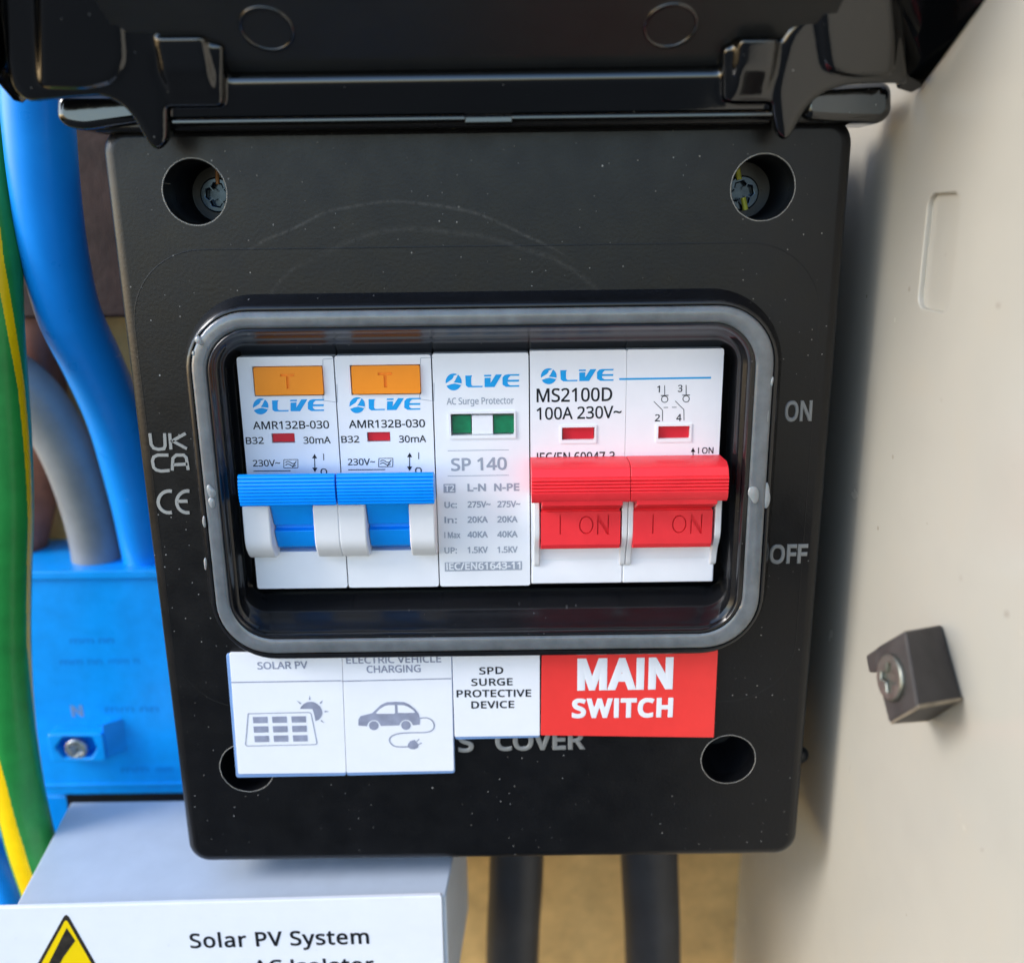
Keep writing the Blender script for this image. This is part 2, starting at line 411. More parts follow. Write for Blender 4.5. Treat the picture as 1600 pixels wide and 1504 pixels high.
cable('blue_cable', [(-60, 1290, 35), (-20, 1325, 36), (0, 1352, 37), (14, 1385, 38), (22, 1440, 39), (20, 1560, 40)], 7.5, M['cable_blue'],
      'short stretch of blue cable in the lower left corner behind the striped cable')
cable('dark_cable', [(808, 1220, 38), (808, 1300, 38), (806, 1380, 38), (802, 1450, 38), (800, 1530, 38), (798, 1640, 38)], 13.9, M['cable_dark'],
      'dark grey cable under the black box, the one nearer the grey box')
cable('dark_cable', [(1010, 1220, 38), (1013, 1300, 38), (1016, 1380, 38), (1019, 1450, 38), (1020, 1530, 38), (1018, 1640, 38)], 14.6, M['cable_dark'],
      'dark grey cable under the black box, nearest the cream cabinet wall')

# ------------------------------------------------------------------ blue terminal box
yt = 46
tl = at(30, 893, yt); br = at(300, 1240, yt)
T = empty('terminal_box', ((tl.x + br.x) / 2 + 5, yt, br.z), 'blue plastic terminal box with a screw, left of the black box', 'terminal box')
MB().box(tl.x - 6, br.x + 14, yt, YB - .4, br.z, tl.z).build('housing', M['terminal'], T, bevel=.8)
MB().box(tl.x - 6.5, br.x + 14.5, yt - 1.0, YB - .6, tl.z - 1.8, tl.z + .3).build('lid_rim', M['terminal'], T, bevel=.35)
zz = at(150, 1225, yt).z
MB().box(tl.x - 6.3, br.x + 14.3, yt - .5, yt + 2, zz - .5, zz + .4).build('bottom_ridge', M['terminal'], T, bevel=.2)
# raised screw housing with hexagonal pocket
a = at(80, 1190, yt - 4); c = at(160, 1146, yt - 4)
hx = [at(x, y, yt - 4) for x, y in ((86, 1168), (98, 1151), (143, 1151), (152, 1168), (143, 1184), (98, 1184))]
b = MB(); plate(b, [rrect(a.x, c.x, a.z, c.z, .9), [(p.x, p.z) for p in hx]], yt - 4, yt + .5, .35); b.build('screw_housing', M['terminal'], T)
hull_pts = [Vector((x, y, z)) for (x, y) in ((c.x - .3, yt + .2), (c.x - .3, yt - 3.2), (c.x + 4.2, yt + .2)) for z in (a.z + .3, c.z + 2.0)]
MB().hull(hull_pts).build('housing_gusset', M['terminal'], T, bevel=.3)
def screw_head(parent, P_, N, r, m_, slot=.32, depth=.5, name='screw', rot=.4, pozi=True):
    N = N.normalized(); u = N.cross(Vector((0, 0, 1))).normalized(); v = u.cross(N)
    if v.z < 0: v = -v
    b = MB(); ax = [Vector((math.cos(rot), math.sin(rot))), Vector((-math.sin(rot), math.cos(rot)))]
    L = r * .62; s_ = r * slot * .5
    cr = []
    for q in range(4):
        t = rot + q * math.pi / 2; e = Vector((math.cos(t), math.sin(t))); f_ = Vector((-math.sin(t), math.cos(t)))
        cr += [e * L - f_ * s_ * .8, e * L + f_ * s_ * .8, e * s_ * 1.35 + f_ * s_ * 1.35]
    vs, fs = curve_mesh([circle(0, 0, r, 48), [(p.x, p.y) for p in cr]], depth * .5, r * .09, 2)
    b.add([P_ + u * q.x + v * q.y + N * (q.z) for q in vs], fs)
    h = b.build(name, m_, parent)
    b = MB(); vs, fs = curve_mesh([circle(0, 0, r * .97, 32)], depth * .2, 0, 0)
    b.add([P_ + u * q.x + v * q.y + N * (q.z - depth * .75) for q in vs], fs)
    if pozi:
        for q in range(4):
            t = rot + math.pi / 4 + q * math.pi / 2; e = u * math.cos(t) + v * math.sin(t)
            b.line(P_ + e * r * .28 + N * (depth * .62 + r * .09), P_ + e * r * .66 + N * (depth * .62 + r * .09), r * .07, 0, N)
    b.build('drive_recess', m_, h)
    return h
screw_head(T, at(120, 1169, yt - 3.2), Vector((0, -1, 0)), 2.75, M['zinc'], slot=.34, depth=.8)
b = MB(); text(b, 'N', 113, 1119, 131, 1118, 16, yt - .06, bold=.02); b.build('letter', mat('faint_print', '6f90b8', .5), T)
b = MB()
for xl, xr, yy in ((110, 178, 1005), (170, 218, 1037), (95, 160, 1038), (165, 248, 1112), (190, 232, 1206), (245, 270, 1206)):
    text(b, 'mm nn m'[: max(3, (xr - xl) // 12)], xl, yy, xr, yy - 1, 9, yt - .05)
b.build('worn_moulded_marks', M['faint_blue'], T)
MB().box(-150, br.x + 14, yt + 4, YB - .5, br.z - 26, br.z - 2.4).build('terminal_foot', M['terminal'], T, bevel=1)
MB().box(at(112, 1250, 50).x, br.x + 14, yt + 1.5, YB - .7, br.z - 14, br.z - .2).build('foot_shadow_gap', M['black'], T)  # solid black block painting the dark shadow under the terminal box

# ------------------------------------------------------------------ grey isolator box with warning plate
yf = -4.0
G = empty('isolator_box', tuple(at(355, 1640, 20)), 'pale grey plastic box in the lower left with a sloping top', 'box')
fl, fr = at(22, 1419, yf), at(697, 1399, yf)
bl, brr = at(111, 1252, 30), at(727, 1243, 30)
dz = Vector((0, 0, -32))
vs = [fl, fr, brr, bl, fl + dz, fr + dz, brr + dz, bl + dz]
MB().add(vs, [(0, 1, 2, 3), (0, 4, 5, 1), (1, 5, 6, 2), (2, 6, 7, 3), (3, 7, 4, 0), (4, 7, 6, 5)]).build('housing', M['grey_box'], G, bevel=.5)
yp = yf - 1.2
pc = [at(-60, 1420, yp), at(690, 1399, yp), at(697, 1640, yp), at(-60, 1640, yp)]
L5 = empty('warning_plate', tuple((pc[2] + pc[3]) / 2), 'white warning plate with Solar PV System lettering and yellow triangle', 'sign')
b = MB(); plate(b, [rpoly([(p.x, p.z) for p in pc], .5)], yp, yp + 1.1, .12); b.build('plate', M['paper'], L5)
b = MB(); text(b, 'Solar PV System', 298, 1480, 577, 1473, 21.5, yp - .05, bold=.010, space=1.06)
text(b, 'AC Isolator', 396, 1520.5, 585, 1516, 20.5, yp - .05, bold=.010, space=1.06); b.build('lettering', M['ink'], L5)
tri = [(103.5, 1424), (-12, 1632), (222, 1632)]
b = MB(); plate(b, [rpoly([xz(x, y, yp) for x, y in tri], 1.6, 8)], yp - .06, yp + .05, 0); b.build('triangle_border', M['dark_ink'], L5)
tri2 = [(103.5, 1434), (-2, 1626), (212, 1626)]
b = MB(); plate(b, [rpoly([xz(x, y, yp) for x, y in tri2], 1.0, 8)], yp - .10, yp + .02, 0); b.build('triangle', M['yellow'], L5)
b = MB(); b.poly([at(x, y, yp - .14) for x, y in ((104, 1449), (117.5, 1469), (100, 1493), (88, 1515), (106, 1515), (92, 1560), (70, 1560), (80, 1520), (68, 1520))])
b.build('lightning_bolt', M['dark_ink'], L5)

# ------------------------------------------------------------------ the black consumer unit
E = empty('consumer_unit', tuple(ENC), 'black plastic enclosure with open lid and five-module window', 'enclosure')
cl, cr_ = at(228, 752, 0).x, at(1285, 752, 0).x
ct, cb = at(800, 196, 0).z, at(756, 1339, 0).z
# frame loops (x left, x right at mid height; z top, z bottom at mid width)
def loop(l, r, t, b_, Y, rad): return rrect(at(l, 752, Y).x, at(r, 752, Y).x, at(800, b_, Y).z, at(800, t, Y).z, rad, 12), Y
Y1 = -4.2
L1, _ = loop(311, 1203, 475, 1023, Y1, 11.5)
def grow(l, r, t, b_, Y, rad, e): return rrect(at(l, 752, Y).x - e, at(r, 752, Y).x + e, at(800, b_, Y).z - e, at(800, t, Y).z + e, rad + e, 12)
holes = [(304, 300), (1192, 293), (386, 1199), (1138, 1186)]
hr = 5.35
HC = [xz(x, y, 0) for x, y in holes]
b = MB(); plate(b, [rrect(cl + 1.5, cr_ - 1.5, cb + 1.2, ct - 1.2, 2.2, 8), grow(311, 1203, 475, 1023, Y1, 11.5, 1.4)] + [circle(x, z, hr) for x, z in HC], 0, 3.4, 0, res=3)
cover = b.build('cover', M['cover'], E, bevel=.0)
bv = cover.modifiers.new('bevel', 'BEVEL'); bv.width = .55 * S; bv.segments = 3; bv.limit_method = 'ANGLE'; bv.angle_limit = R(50); bv.harden_normals = True
# rounded outer edge strip of the cover (the front turns back into a skirt)
b = MB()
def ring(mb, loops, mi=0):
    n = len(loops[0][0]); base = len(mb.v)
    for lp, Y in loops: mb.v += [Vector((x, Y, z)) for x, z in lp]
    for j in range(len(loops) - 1):
        for i in range(n):
            a_ = base + j * n + i; b2 = base + j * n + (i + 1) % n
            mb.f.append((a_, b2, b2 + n, a_ + n)); mb.m.append(mi)
ring(b, [(rrect(cl - e, cr_ + e, cb - e, ct + e, 3.6 + e, 8), y) for e, y in ((-2.4, .5), (-2.1, .02), (-1.3, .0), (-.6, .16), (.1, .55), (.6, 1.1), (.95, 1.9), (1.15, 3.6), (1.2, 12.0), (-.5, 12.0))])
b.build('cover_skirt', M['cover'], E, smooth=True)
MB().box(cl + 2, cr_ - 2, 14, YB - .4, cb + 2.5, ct + 1).build('base_box', M['black'], E, bevel=1.5)
# shallow moulded groove line round the front
gl = rrect(at(240, 752, 0).x, at(1262, 752, 0).x, at(800, 1100, 0).z, at(800, 384, 0).z, 13, 12)
b = MB(); b.tube([(x, .285, z) for x, z in gl + gl[:1]], .33, 8, caps=False); b.build('moulded_line', M['cover'], E, smooth=True)
# window frame, well and rims
b = MB()
prof = [(grow(311, 1203, 475, 1023, Y1, 11.5, 2.0), .3), (grow(311, 1203, 475, 1023, Y1, 11.5, 1.8), -.5), (grow(311, 1203, 475, 1023, Y1, 11.5, .55), -3.4),
        (grow(311, 1203, 475, 1023, Y1, 11.5, .15), -4.05), (grow(311, 1203, 475, 1023, Y1, 11.5, -.25), Y1), loop(316, 1199, 480, 1017, Y1 + .05, 10.4),
        loop(317, 1198, 481, 1016, Y1 + 1.2, 10.3), loop(340, 1170, 508, 993, Y1 + 1.2, 7.8), loop(340.5, 1169.5, 509, 992, Y1 - .1, 7.7),
        loop(343, 1164, 512, 989, Y1 - .3, 7.3), loop(346, 1161, 514, 986, Y1, 7.0), loop(349, 1158, 517, 983, -3.0, 6.6), loop(351, 1157, 518.5, 981, -2.6, 6.3),
        loop(356, 1151, 522, 976, -2.2, 6.0), loop(360, 1149, 526, 958, .6, 5.2), loop(364, 1145, 530, 953, 1.1, 4.8), loop(367, 1142, 533, 950, 1.5, 4.4),
        loop(372, 1137, 545, 930, 5.5, 3.2), loop(379, 1133, 551, 923, 6.2, 2.4), loop(383, 1130, 556, 919, 9, 2.0)]
ring(b, prof); b.build('window_frame', M['well'], E, angle=50)
b = MB()
ring(b, [loop(317.5, 1197.5, 481.5, 1015.5, Y1 + .6, 10.2), loop(318, 1197, 482, 1015, Y1 - .1, 10.2), loop(321, 1193, 485, 1012, Y1 - .38, 9.8), loop(328, 1184, 494, 1005, Y1 - .22, 9),
         loop(334, 1176, 502, 998, Y1 - .38, 8.2), loop(339.5, 1170.5, 507.5, 993.5, Y1 - .1, 7.9), loop(340, 1170, 508, 993, Y1 + .6, 7.8)])
b.build('rubber_seal', M['gasket'], E, smooth=True)
def lump(px, py, sx, sz, Y, name='glue_blob', n=10):
    b = MB(); c0 = at(px, py, Y); vs = []; fs = []
    for j in range(6):
        a_ = j / 5 * math.pi / 2
        for k in range(16):
            t = k / 16 * 2 * math.pi; q = 1 + .16 * math.sin(2 * t + px) + .10 * math.sin(3 * t + py)
            vs.append(c0 + Vector((sx * math.cos(t) * math.cos(a_) * q, -.32 * math.sin(a_), sz * math.sin(t) * math.cos(a_) * q)))
    for j in range(5):
        for k in range(16): fs.append((j * 16 + k, j * 16 + (k + 1) % 16, (j + 1) * 16 + (k + 1) % 16, (j + 1) * 16 + k))
    b.add(vs, fs); b.build(name, M['glue'], E, smooth=True)
for q in ((330, 768, .8, 1.2, Y1 - .3), (331, 785, .7, .9, Y1 - .3), (1198, 775, .7, 2.2, Y1 + .1), (1178, 772, 1.0, 1.6, Y1 - .35), (311, 532, .7, .8, Y1 - .3), (1206, 596, .3, .8, Y1 - .1), (303, 552, .3, .6, Y1 - .1),
          (319, 815, .35, 1.0, Y1 - .2), (321, 880, .25, 1.3, Y1 - .2), (1199, 650, .2, 2.4, Y1 - .05)):
    lump(*q)
# boss tubes inside the four holes, two with screws
for i, (x, z) in enumerate(HC):
    b = MB(); n = 40; c0 = circle(x, z, hr + .02, n); c1 = circle(x, z, hr - .5, n); c2 = circle(x, z, 2.7, n)
    for lp, Y in ((c0, .8), (c0, 3.4), (c1, 16), (c2, 17.5), (c2, 30)): b.v += [Vector((q[0], Y, q[1])) for q in lp]
    for j in range(4):
        for k in range(n): b.f.append((j * n + k, j * n + (k + 1) % n, (j + 1) * n + (k + 1) % n, (j + 1) * n + k)); b.m.append(0)
    b.f.append(tuple(4 * n + k for k in range(n))); b.m.append(0)
    b.build('screw_well', M['black'], E, angle=60)
    # thin ragged pale ring, a painted highlight on the hole's edge
    b = MB(); n = 60; vs = []
    for k in range(n):
        t = 2 * math.pi * k / n; rr = hr + .12 + .07 * random.random(); vs.append(Vector((x + rr * math.cos(t), .03, z + rr * math.sin(t))))
    b.tube(vs + vs[:1], .055, 6, caps=False); b.build('hole_rim', mat('bare_plastic_burr', 'b5b2aa', .4), E, smooth=True)
screw_head(E, at(341, 305, 13), Vector((0, -1, 0)), 3.1, M['steel'], slot=.5, depth=1.2, rot=.15)
screw_head(E, at(1158, 302, 13), Vector((0, -1, 0)), 3.1, M['steel'], slot=.5, depth=1.2, rot=-.3)
MB().tube([at(339, 262, 12), at(340, 288, 12)], .35, 10).build('wire', M['wire_orange'], E, smooth=True)
MB().tube([at(1152, 262, 12), at(1155, 281, 12)], .5, 10).build('wire', M['wire_yellow'], E, smooth=True)
MB().tube([at(1161, 309, 11), at(1165, 328, 11)], .5, 10).build('wire', M['wire_yellow'], E, smooth=True)
# raised lettering and marks
def raised(s, xl, yl, xr, yr, cap, m_, bold=0.0, name='raised_lettering', space=1.0):
    b = MB(); text(b, s, xl, yl, xr, yr, cap, 0, bold=bold, raise_=.28, space=space); b.build(name, m_, E)
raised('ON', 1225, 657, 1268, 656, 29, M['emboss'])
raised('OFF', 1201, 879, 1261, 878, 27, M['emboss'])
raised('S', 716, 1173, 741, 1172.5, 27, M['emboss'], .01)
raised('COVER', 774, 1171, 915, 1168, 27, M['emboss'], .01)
def strokes(segs, wd, m_, name):
    b = MB()
    for sg in segs:
        pts = [at(x, y, -.22) for x, y in sg]; n = len(pts); Lp = []; Rp = []
        for i in range(n):
            d0 = (pts[i] - pts[i - 1]).normalized() if i else (pts[1] - pts[0]).normalized()
            d1 = (pts[i + 1] - pts[i]).normalized() if i < n - 1 else d0
            n0 = Vector((-d0.z, 0, d0.x)); n1 = Vector((-d1.z, 0, d1.x)); mm_ = (n0 + n1).normalized(); k = wd / 2 / max(.5, mm_.dot(n0))
            Lp.append(pts[i] + mm_ * k); Rp.append(pts[i] - mm_ * k)
        back = Vector((0, .5, 0)); v = Lp + Rp + [p + back for p in Lp] + [p + back for p in Rp]; fs = []
        for i in range(n - 1): fs += [(i, i + 1, n + i + 1, n + i), (i, 2 * n + i, 2 * n + i + 1, i + 1), (n + i, n + i + 1, 3 * n + i + 1, 3 * n + i)]
        fs += [(0, n, 3 * n, 2 * n), (n - 1, 3 * n - 1, 4 * n - 1, 2 * n - 1)]
        b.add(v, fs)
    b.build(name, m_, E)
def arcpts(cx, cy, rx, ry, a0, a1, n=16): return [(cx + rx * math.cos(R(a0 + (a1 - a0) * k / n)), cy - ry * math.sin(R(a0 + (a1 - a0) * k / n))) for k in range(n + 1)]
strokes([[(234, 677), (236, 694), (240, 700), (247, 702), (256, 701), (258, 696), (257, 677)], [(265, 677), (267, 702)], [(290, 677), (267, 690)], [(270, 689), (292, 701)]], .55, M['ukca'], 'conformity_mark')
strokes([[(263, 711), (246, 711), (240, 714), (238, 720), (240, 730), (244, 734), (251, 736), (265, 735)],
         [(269, 735), (270, 716), (275, 711), (287, 711), (291, 715), (294, 734)], [(271, 726), (293, 725)]], .55, M['ukca'], 'conformity_mark')
strokes([arcpts(264, 784, 17, 17, 75, 285), arcpts(293, 784, 17, 17, 80, 280), [(277, 783), (293, 783)]], .6, M['ukca'], 'conformity_mark')
# little dark stud on the right flank
sp = at(1253, 1178, 10); b = MB(); b.tube([sp + Vector((-6, 0, 0)), sp, sp + Vector((.9, 0, 0)), sp + Vector((1.4, 0, 0))], [1.8, 1.8, 1.3, .4], 20); b.build('side_stud', M['black'], E, smooth=True)

# ------------------------------------------------------------------ the lid, hinged open at the top
def px_plate(pts, yf_, yb_, bev, m_, name, parent, rnd=1.0, res=3, lean=0, zref=0, into=None, **kw):
    """plate whose top leans out by `lean` degrees about the line y = yf_, z = zref"""
    P0 = Vector((0, yf_, zref)); N_ = Vector((0, -math.cos(R(lean)), -math.sin(R(lean)))); ez = Vector((0, -math.sin(R(lean)), math.cos(R(lean))))
    loc = [atN(x, y, P0, N_) - P0 for x, y in pts]
    b = MB(); plate(b, [rpoly([(p.x, p.dot(ez)) for p in loc], rnd, 6)], 0, yb_ - yf_, bev, res=res)
    b.v = [P0 + Vector((v.x, 0, 0)) + ez * v.z - N_ * v.y for v in b.v]
    if into is not None: return into.add(b.v, b.f)
    return b.build(name, m_, parent, **kw)
ZH = at(742, 186, -8).z; LEAN = 24
UN = MB()      # bar, cheeks, bosses: one moulding, fused and filleted by the remesh below
px_plate([(240, 192), (240, 121), (1235, 107), (1235, 179)], -7.8, -3.0, 1.5, None, '', None, .3, 4, LEAN, ZH, into=UN)
ztop = atN(742, 116, Vector((0, -7.8, ZH)), Vector((0, -math.cos(R(LEAN)), -math.sin(R(LEAN)))))
# hinge cheeks with their pointed lugs
right = [(1206, 176), (1212, 212), (1226, 226), (1238, 216), (1262, 172), (1286, 150), (1322, 137), (1398, 134), (1424, 138), (1421, 100), (1412, -60), (1320, -60), (1292, -4),
         (1246, 28), (1224, 56), (1213, 100), (1204, 140)]
left = [(262, 182), (262, 226), (246, 241), (230, 230), (204, 184), (184, 164), (160, 154), (128, 156), (40, 164), (16, 142), (4, 100), (-12, -60), (130, -60), (196, -2),
        (240, 26), (256, 50), (250, 84), (246, 110), (262, 142)]
px_plate(right, -9.5, -3.2, 1.3, None, '', None, 1.6, 5, LEAN, ZH, into=UN)
px_plate([(1272, -60), (1284, 60), (1292, 112), (1330, 122), (1400, 121), (1404, 60), (1396, -60)], -10.5, -6, .9, None, '', None, 1.5, 5, LEAN, ZH, into=UN)
px_plate(left, -9.5, -3.2, 1.3, None, '', None, 1.6, 5, LEAN, ZH, into=UN)
px_plate([(52, -60), (58, 140), (130, 142), (176, 132), (196, 100), (190, 20), (120, -60)], -10.3, -6, .9, None, '', None, 1.5, 5, LEAN, ZH, into=UN)
# squarish bosses beside the cheeks
for (x0, x1, y0, y1, ym) in ((1141, 1212, 62, 153, 106), (250, 338, 58, 160, 112)):
    z0, z1, zm = at((x0 + x1) / 2, y1, -11).z, at((x0 + x1) / 2, y0, -15).z, at((x0 + x1) / 2, ym, -13.5).z
    pr = [(-5, z0 - .3), (-10.2, z0), (-13.6, zm), (-15.0, z1), (-8, z1 + 3.0), (-5, z1)]
    xa, xb = at(x0, ym, -12).x, at(x1, ym, -12).x
    UN.hull([Vector((x, y, z)) for y, z in pr[:1] + pr[4:] for x in (xa - .3, xb + .3)] + [Vector((x, y, z)) for y, z in pr[1:4] for x in (xa + .9, xb - .9)]
            + [Vector((x, y + 1.6, z)) for y, z in pr[1:4] for x in (xa, xb)])
    px_plate([(x0 - 11, y1 + 10), (x0 - 11, y0 + 10), (x1 + 11, y0 + 10), (x1 + 11, y1 + 10)], -9.3, -4, .8, None, '', None, 1.2, 4, LEAN, ZH, into=UN)
LID = UN.build('lid', M['lid'], E, smooth=True)
LID.data.set_sharp_from_angle(angle=math.pi)
rm = LID.modifiers.new('remesh', 'REMESH'); rm.mode = 'VOXEL'; rm.voxel_size = .26 * S; rm.use_smooth_shade = True
sm = LID.modifiers.new('smooth', 'SMOOTH'); sm.factor = .6; sm.iterations = 20
# lower flange under the bar, notched in the middle
zb = at(742, 188, -8).z
for x0, x1 in ((270, 727), (800, 1214)):
    MB().box(at(x0, 187, -8).x, at(x1, 187, -8).x, -8.6, -4.4, zb, zb + .55).build('lid_lip', M['lid'], LID, bevel=.15)
MB().box(at(727, 187, -8).x, at(800, 187, -8).x, -8.0, -4.4, zb - .35, zb + .5).build('latch_notch', M['lid'], LID, bevel=.1)
# inner panel, leaning out over the viewer
ud = Vector((0, -.80, .60)); un = Vector((0, -.60, -.80))
pa = at(225, 113, -7.0); pb = at(1262, 100, -7.0)
q0 = Vector((pa.x, ztop.y + 3.2, ztop.z + .1)); q1 = Vector((pb.x, ztop.y + 3.2, q0.z))
b = MB(); v4 = [q0, q1, q1 + ud * 45 + Vector((4, 0, 0)), q0 + ud * 45 - Vector((4, 0, 0))]
b.add(v4 + [v - un * 2 for v in v4], [(0, 1, 2, 3), (4, 7, 6, 5), (0, 4, 5, 1), (1, 5, 6, 2), (2, 6, 7, 3), (3, 7, 4, 0)]); b.build('inner_panel', M['lidmat'], LID)
for cx, cy in ((417, 46), (1048, 41)):
    c0 = atN(cx, cy, q0, un); ex = Vector((1, 0, 0)); ez = ud
    for (r0, r1, h, nm) in ((3.55, 4.1, .22, 'moulding_ring'),):
        b = MB(); n = 48; vs = []
        for (rr, hh) in ((r0, 0), (r0 + .08, h), (r1 - .12, h), (r1, 0)):
            vs += [c0 + ex * rr * math.cos(2 * math.pi * k / n) + ez * rr * math.sin(2 * math.pi * k / n) + un * hh for k in range(n)]
        fs = [(j * n + k, j * n + (k + 1) % n, (j + 1) * n + (k + 1) % n, (j + 1) * n + k) for j in range(3) for k in range(n)]
        b.add(vs, fs); b.build(nm, M['lid'], LID, smooth=True)
# side skirts flaring out over the viewer
def slab(pts, th, m_, name, bev=.5):
    pts = [Vector(p) for p in pts]; n_ = (pts[1] - pts[0]).cross(pts[-1] - pts[0]).normalized()
    if n_.dot(pts[0] - CAM) < 0: n_ = -n_
    k = len(pts); b = MB(); b.add(pts + [p + n_ * th for p in pts], [tuple(range(k)), tuple(range(2 * k - 1, k - 1, -1))] + [(i, (i + 1) % k, k + (i + 1) % k, k + i) for i in range(k)])
    return b.build(name, m_, LID, bevel=bev)
slab([at(1419, 120, -9.2), at(1437, 140, -7), at(1562, -28, -28), at(1590, -64, -33), at(1403, -64, -20), at(1405, -20, -16)], 2.0, M['lid'], 'side_skirt')
slab([at(8, 118, -9.2), at(36, 163, -7), at(20, 158, -7.5), at(-6, 126, -11), at(-110, -10, -27), at(-140, -64, -33), at(-8, -64, -20)], 2.0, M['lid'], 'side_skirt')
slab([at(1400, 139, -7.6), at(1424, 147, -7), at(1444, 136, -8.0), at(1420, 110, -10.0)], 2.0, M['lid'], 'corner_web', .4)
# hinge pins of the box, just below the lid's corners
for pts in ([(1256, 150), (1282, 134), (1396, 126), (1396, 176), (1380, 192), (1300, 190), (1256, 186)], [(86, 146), (200, 146), (232, 190), (130, 204), (100, 198), (86, 184)]):
    px_plate(pts, -4.0, 6.0, 1.3, M['lid'], 'hinge_pin', E, 2.0, 4)
MB().box(cl - 1, cr_ + 1, -2.2, 12, at(742, 199, -2).z, at(742, 176, -2).z).build('hinge_rail', M['black'], E, bevel=.8)

# ------------------------------------------------------------------ modules
YM = 3.0
ML, MR = at(384, 730, YM).x, at(1123.5, 730, YM).x
PITCH = (MR - ML) / 5
ZT, ZBm = at(450, 557, YM).z, at(450, 919, YM).z
def mx(i): return ML + PITCH * i
def module(name, i, n, label, cat, holes_, group=None):
    x0, x1 = mx(i) + .12, mx(i + n) - .12
    o = empty(name, ((x0 + x1) / 2, 14, ZBm), label, cat, group)
    b = MB(); hl = []
    for (a_, b_, c_, d_) in holes_:
        p = at(a_, d_, YM); q = at(c_, b_, YM); hl.append([(p.x, p.z), (q.x, p.z), (q.x, q.z), (p.x, q.z)])
    return o, x0, x1, hl
def rectpx(x0, y0, x1, y1, Y):
    p = at(x0, y1, Y); q = at(x1, y0, Y); return p.x, q.x, p.z, q.z
# logo: disc with a pointed flash, then four slanting letters; drawn on a 552 x 120 grid
def logo(mb, x0, y0, x1, y1, Y, mi=0, m_white=1):
    def g(x, y): return at(x0 + (x - 120) / 552 * (x1 - x0), y0 + (y - 172) / 120 * (y1 - y0) - (x - 120) / 552 * (x1 - x0) * .013, Y)
    def g2(x, y): return at(x0 + (x - 120) / 552 * (x1 - x0), y0 + (y - 172) / 120 * (y1 - y0) - (x - 120) / 552 * (x1 - x0) * .013, Y - .03)
    mb.poly([g(181 + 60 * math.cos(2 * math.pi * k / 40), 232 + 60 * math.sin(2 * math.pi * k / 40)) for k in range(40)], mi)
    mb.poly([g2(*p) for p in ((120, 244), (168, 214), (184, 194), (176, 192), (216, 176), (192, 222), (181, 236), (242, 244), (236, 254), (190, 243), (160, 248), (122, 262))], m_white)
    mb.poly([g(*p) for p in ((268, 188), (320, 188), (312, 200), (312, 252), (322, 262), (398, 262), (396, 272), (290, 272), (272, 258))], mi)
    mb.poly([g(*p) for p in ((410, 185), (462, 185), (460, 197), (408, 197))], mi)
    mb.poly([g(*p) for p in ((412, 206), (458, 206), (456, 244), (496, 183), (542, 183), (486, 272), (412, 272))], mi)
    mb.poly([g(*p) for p in ((586, 183), (672, 183), (670, 194), (606, 194), (590, 208), (586, 222), (670, 222), (668, 236), (584, 236), (586, 250), (600, 261), (672, 261), (670, 272), (572, 272), (546, 256), (546, 206), (562, 188))], mi)

# --- residual current breaker
r0 = dict(btn=(399, 572, 503, 618), flag=(425, 677, 460, 692))
B1, x0, x1, hl = module('circuit_breaker', 0, 1, 'leftmost blue-lever circuit breaker, nearest the UKCA mark', 'circuit breaker',
                        [(398, 571, 504, 619), (425, 676.5, 460, 692), (423, 786, 494, 862)], 'blue lever circuit breakers')
def front(parent, x0, x1, zt, zb_, hl, m_=None, zlow=None):
    b = MB(); plate(b, [rrect(x0, x1, zb_, zt, .45, 4)] + hl, YM, YM + 2.4, 0)
    o = b.build('face', m_ or M['white'], parent)
    bv = o.modifiers.new('bevel', 'BEVEL'); bv.width = .28 * S; bv.segments = 3; bv.limit_method = 'ANGLE'; bv.angle_limit = R(50); bv.harden_normals = True
    MB().box(x0 + .1, x1 - .1, YM + 2.3, 40, zb_ + .1, zt - .1).build('body', m_ or M['white'], parent)
front(B1, x0, x1, ZT, ZBm, hl)
# orange test button with the letter T sunk into it
bx0, bx1, bz0, bz1 = rectpx(399.5, 572.5, 502.5, 617.5, YM - .5)
tx = (bx0 + bx1) / 2 - .1; tz = bz1 - 1.25
tl_ = [(tx - 1.3, tz), (tx - 1.3, tz - .42), (tx - .28, tz - .42), (tx - .28, tz - 2.7), (tx + .28, tz - 2.7), (tx + .28, tz - .42), (tx + 1.3, tz - .42), (tx + 1.3, tz)]
b = MB(); plate(b, [rrect(bx0, bx1, bz0, bz1, .25, 3), tl_], YM - .6, YM + 1.6, 0)
o = b.build('test_button', M['orange'], B1)
bv = o.modifiers.new('bevel', 'BEVEL'); bv.width = .15 * S; bv.segments = 2; bv.limit_method = 'ANGLE'; bv.angle_limit = R(50)
MB().box(bx0 + .3, bx1 - .3, YM - .25, YM + 1.5, bz0 + .3, bz1 - .3).build('button_core', M['orange'], o)
fx0, fx1, fz0, fz1 = rectpx(427, 678, 460, 690, YM + .5)
MB().box(fx0, fx1, YM + .35, YM + 2.5, fz0, fz1 + .2).build('indicator_flag', M['flag_red'], B1, bevel=.1)
b = MB(); logo(b, 395, 622.5, 506.5, 647.5, YM - .04); b.build('logo', [M['ink_logo'], M['white']], B1)
b = MB()
text(b, 'AMR132B-030', 395.5, 670.5, 514.5, 669, 11.8, YM - .04, bold=.004)
text(b, 'B32', 384.5, 693.5, 412.5, 693, 10.3, YM - .04, bold=.004)
text(b, '30mA', 474.5, 693, 517, 692.3, 10.3, YM - .04, bold=.004)
text(b, '230V~', 395.5, 728.5, 438, 728, 9.8, YM - .04, bold=.004)
def ln(b, x0_, y0_, x1_, y1_, wd=.13, Y=YM - .04, mi=0): b.line(at(x0_, y0_, Y), at(x1_, y1_, Y), wd, mi)
